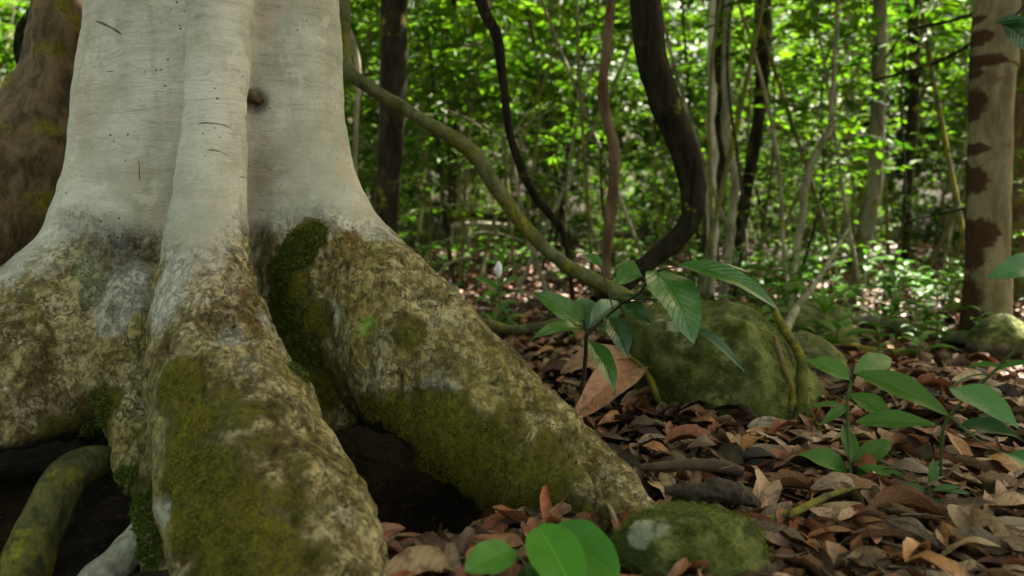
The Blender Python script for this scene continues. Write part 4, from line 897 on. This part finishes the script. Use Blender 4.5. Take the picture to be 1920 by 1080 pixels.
for q in range(230):
    y = rs.uniform(3.1, 8.5); u = rs.uniform(700, 1950) if q % 3 else rs.uniform(1380, 1950)
    x = (u - 960) / FPX * y; o = put_tpl(SEED[rs.randrange(5)], x, y, rs.uniform(0, 6.28), rs.uniform(.7, 1.5), 'small leafy green seedling in the ' + ('near' if y < 4.6 else 'middle' if y < 6 else 'far') + ' litter ' + where(u, y), ('near ' if y < 4.6 else 'middle ' if y < 6 else 'far ') + 'small seedlings ' + where(u, y), ('seedling', 'seedling'))

# ------------------------------------------------------------ leaf litter
PAL = [('tan', (.25, .155, .080)), ('brown', (.150, .064, .027)), ('dark brown', (.045, .022, .012)), ('grey-brown', (.135, .085, .050)), ('reddish brown', (.190, .060, .024)), ('pinkish tan', (.34, .20, .13)), ('orange-brown', (.25, .105, .034))]
PW = [.13, .27, .21, .10, .16, .06, .07]
def blocked(x, y):
    pr = Vector((x, y, g1(x, y) + .25)); h = BV.ray_cast(Vector((x, y, 1.6)), Vector((0, 0, -1)))
    return False
def litter_field(n, x0, x1, y0, y1, Lm, segs, seed, fan=True, lift=.02):
    r = np.random.default_rng(seed); y = r.uniform(y0, y1, n)
    x = (r.uniform(x0, x1, n) - 960) / FPX * y if fan else r.uniform(x0, x1, n)
    z = gz(x, y) + r.uniform(.001, lift, n); p = np.c_[x, y, z]
    a = r.uniform(0, 6.28, n); d = np.c_[np.cos(a), np.sin(a), r.normal(0, .22, n)]; nn = np.c_[r.normal(0, .38, n), r.normal(0, .38, n), np.ones(n)]
    keep = ~(((x + .30) / .36) ** 2 + ((y - 1.93) / .50) ** 2 < 1); keep &= ~((x < -.55) & (y < 2.2)); p = p[keep]; a = a[keep]; n = len(p)
    d = d[keep]; nn = nn[keep]
    L = Lm * np.clip(np.exp(r.normal(0, .48, n)), .3, 1.55) * np.where(r.uniform(0, 1, n) < .3, .5, 1); Wd = L * r.uniform(.24, .46, n); ci = r.choice(len(PAL), n, p=PW)
    col = np.array([c_ for _, c_ in PAL])[ci] * r.uniform(.7, 1.25, n)[:, None]
    p -= d / np.linalg.norm(d, axis=1)[:, None] * (L / 2)[:, None]
    return leaves(p, d, nn, L, Wd, col, segs, r.normal(.04, .09, n), r.normal(.18, .32, n), .9, .85, 1, r.normal(0, .7, n), .08)
fld = join([litter_field(5200, -200, 2300, 1.05, 2.6, .10, 6, 1, lift=.035), litter_field(8000, -200, 2300, 2.6, 4.6, .10, 5, 2, lift=.035)])
fld2 = join([litter_field(16000, -200, 2300, 4.6, 9, .10, 3, 3), litter_field(9000, -300, 2400, 9, 16, .14, 3, 4)])
tag(part('leaf_litter', fld['V'], fld['F'], B_LIT, col=fld['col'], uv=fld['uv']), 'carpet of small brown fallen leaves over the whole clearing', 'leaf litter', kind='stuff')
tag(part('leaf_litter', fld2['V'], fld2['F'], B_LIT, col=fld2['col'], uv=fld2['uv']), 'carpet of fallen leaves far back under the saplings', 'leaf litter', kind='stuff')
tw = []; r = np.random.default_rng(44)
for q in range(520):
    y = 1.15 + 4.5 * r.uniform() ** 1.5; x = (r.uniform(-100, 2100) - 960) / FPX * y
    if ((x + .30) / .36) ** 2 + ((y - 1.93) / .50) ** 2 < 1 or (x < -.5 and y < 2.3): continue
    a = r.uniform(0, 6.28); L = r.uniform(.05, .28); z = g1(x, y) + r.uniform(.015, .045); e = np.array([math.cos(a), math.sin(a), r.normal(0, .08)]) * L; o_ = np.array([x, y, z]); q2 = r.uniform(.0012, .004)
    g = r.uniform(.4, 1.6); tw.append(tube([o_, o_ + e * .5 + r.normal(0, .008, 3), o_ + e], [q2, q2 * .8, q2 * .4], 3, 5, 0, 8, q))
k = join(tw); tag(part('twig_litter', k['V'], k['F'], mat_flat('twig_wood', (.17, .12, .075), .8, .8)), 'thin dry twigs scattered through the leaf litter', 'twigs', kind='stuff')
LM = []
for s in range(28):
    r = np.random.default_rng(700 + s); nm, c_ = PAL[s % 7]
    k = leaves([(-.5, 0, 0)], [(1, 0, 0)], [(0, 0, 1)], 1.0, r.uniform(.20, .40), np.array(c_) * r.uniform(.85, 1.2), 12, r.normal(.07, .08), r.normal(.3, .3), .9, .85, 3, r.normal(0, .9), .06)
    LM.append((nm, mkmesh('dead_leaf', k['V'], k['F'], B_LIT, col=k['col'], uv=k['uv'])))
rl_ = random.Random(5); cnt = 0; tries = 0
def region(u, v, y):
    if u < 760: return 'in the dark hollow between the two big roots'
    if y > 2.5 and u < 1200: return 'behind the sapling on the open floor'
    if u < 1240 and y > 1.75: return 'between the right root and the boulder'
    if y > 2.4: return 'on the floor behind the right-hand seedlings'
    if u < 1480: return 'in front of the boulder'
    return 'around the seedlings at lower right'
while cnt < 288 and tries < 6000:
    tries += 1
    u = rl_.uniform(680, 1920); v = rl_.uniform(640, 1079) if rl_.random() < .85 else rl_.uniform(600, 700)
    h1_ = hit(u, v)
    d_ = ray(u, v); p = np.array([0, 0, CAMZ]) + d_ * (CAMZ / -d_[2]) if d_[2] < 0 else None
    if p is None or p[1] > 4: continue
    if h1_ is not None and h1_[0][1] < p[1]: continue
    if BRbv.ray_cast(Vector((0, 0, CAMZ)), Vector(d_).normalized())[0] is not None or FRbv.ray_cast(Vector((0, 0, CAMZ)), Vector(d_).normalized())[0] is not None: continue
    if p[1] < 1.36 and .0 < p[0] < .25: continue
    if ((p[0] + .30) / .36) ** 2 + ((p[1] - 1.93) / .46) ** 2 < 1: continue
    si = rl_.randrange(28); nm, me = LM[si]; L = rl_.uniform(.075, .13) if p[1] > 2 else rl_.uniform(.09, .165)
    o = obj('dead_leaf', me, None, (p[0], p[1], g1(p[0], p[1]) + rl_.uniform(.012, .04)))
    o.scale = (L, L, L); o.rotation_euler = (rl_.gauss(0, .42), rl_.gauss(0, .36), rl_.uniform(0, 6.28))
    rg = region(u, v, p[1]); sz = 'large ' if L > .105 else ''
    tag(o, f'{sz}{nm} dead leaf lying {rg}', 'leaf', f'{sz}{nm} dead leaves {rg}'); cnt += 1
def lone(label, a, b, wpx, col, nrm=(0, -.3, 1), arch=.06, fold=.2, twist=.2, A=.9, Bp=.8):
    p, q = W(*a), W(*b); k = leaves([p], [q - p], [nrm], np.linalg.norm(q - p), wpx * (a[2] + b[2]) / 2 / FPX, col, 16, arch, fold, A, Bp, 4, twist, .04)
    o = part('dead_leaf', k['V'], k['F'], B_LIT, col=k['col'], uv=k['uv']); tag(o, label, 'leaf'); return o
lone('very large reddish-tan dead leaf lying behind the sapling stem', (1205, 690, 2.40), (1068, 790, 2.06), 80, (.25, .105, .055), (.2, -.55, 1), .10, .22, .6, .75, .75)
lone('large tan dead leaf propped above the biggest reddish one', (1185, 668, 2.42), (1050, 700, 2.34), 60, (.26, .14, .07), (0, -.6, 1), .10, .2)
lone('small bleached white leaf fragment in front of the boulder', (1372, 862, 1.95), (1428, 885, 1.9), 24, (.72, .64, .55), (0, -.8, 1))
lone('pale grey-tan leaf leaning at the right foot of the boulder', (1400, 800, 2.15), (1478, 798, 2.15), 32, (.36, .29, .20), (0, -1, .8))
lone('dark red dead leaf curled beside the brown stick', (1425, 945, 1.66), (1500, 942, 1.66), 26, (.28, .045, .015), (0, -.8, 1), .1)
lone('narrow yellow leaf lying by the end of the right root', (1178, 926, 1.70), (1250, 929, 1.68), 9, (.45, .42, .03), (0, -.6, 1))
lone('tan leaf standing on edge beside the black log piece', (1412, 985, 1.5), (1436, 930, 1.56), 34, (.34, .20, .11), (.3, -1, .2))
lone('large pale brown leaf at the bottom right corner', (1960, 990, 1.42), (1828, 990, 1.45), 34, (.22, .16, .10), (0, -.6, 1))
lone('brown curled leaf lit at the bottom under the round leaves', (760, 1050, 1.38), (800, 1090, 1.32), 44, (.30, .13, .07), (0, -.8, 1))
lone('big reddish-brown leaf in the hollow between the big roots', (690, 1010, 1.45), (760, 990, 1.5), 34, (.22, .10, .055), (0, -.6, 1))
lone('long diagonal orange-brown leaf at lower right', (1530, 1000, 1.45), (1590, 1075, 1.34), 30, (.34, .17, .08), (0, -.7, 1))
lone('pinkish sunlit leaf in the clearing behind the right-hand seedlings', (1800, 715, 2.9), (1870, 722, 2.8), 22, (.45, .28, .22), (0, -.8, 1))
lone('tall thin tan leaf sticking up at the front of the boulder', (1262, 838, 2.1), (1245, 790, 2.15), 13, (.38, .27, .14), (.4, -1, .1))

def reproject_check(): pass
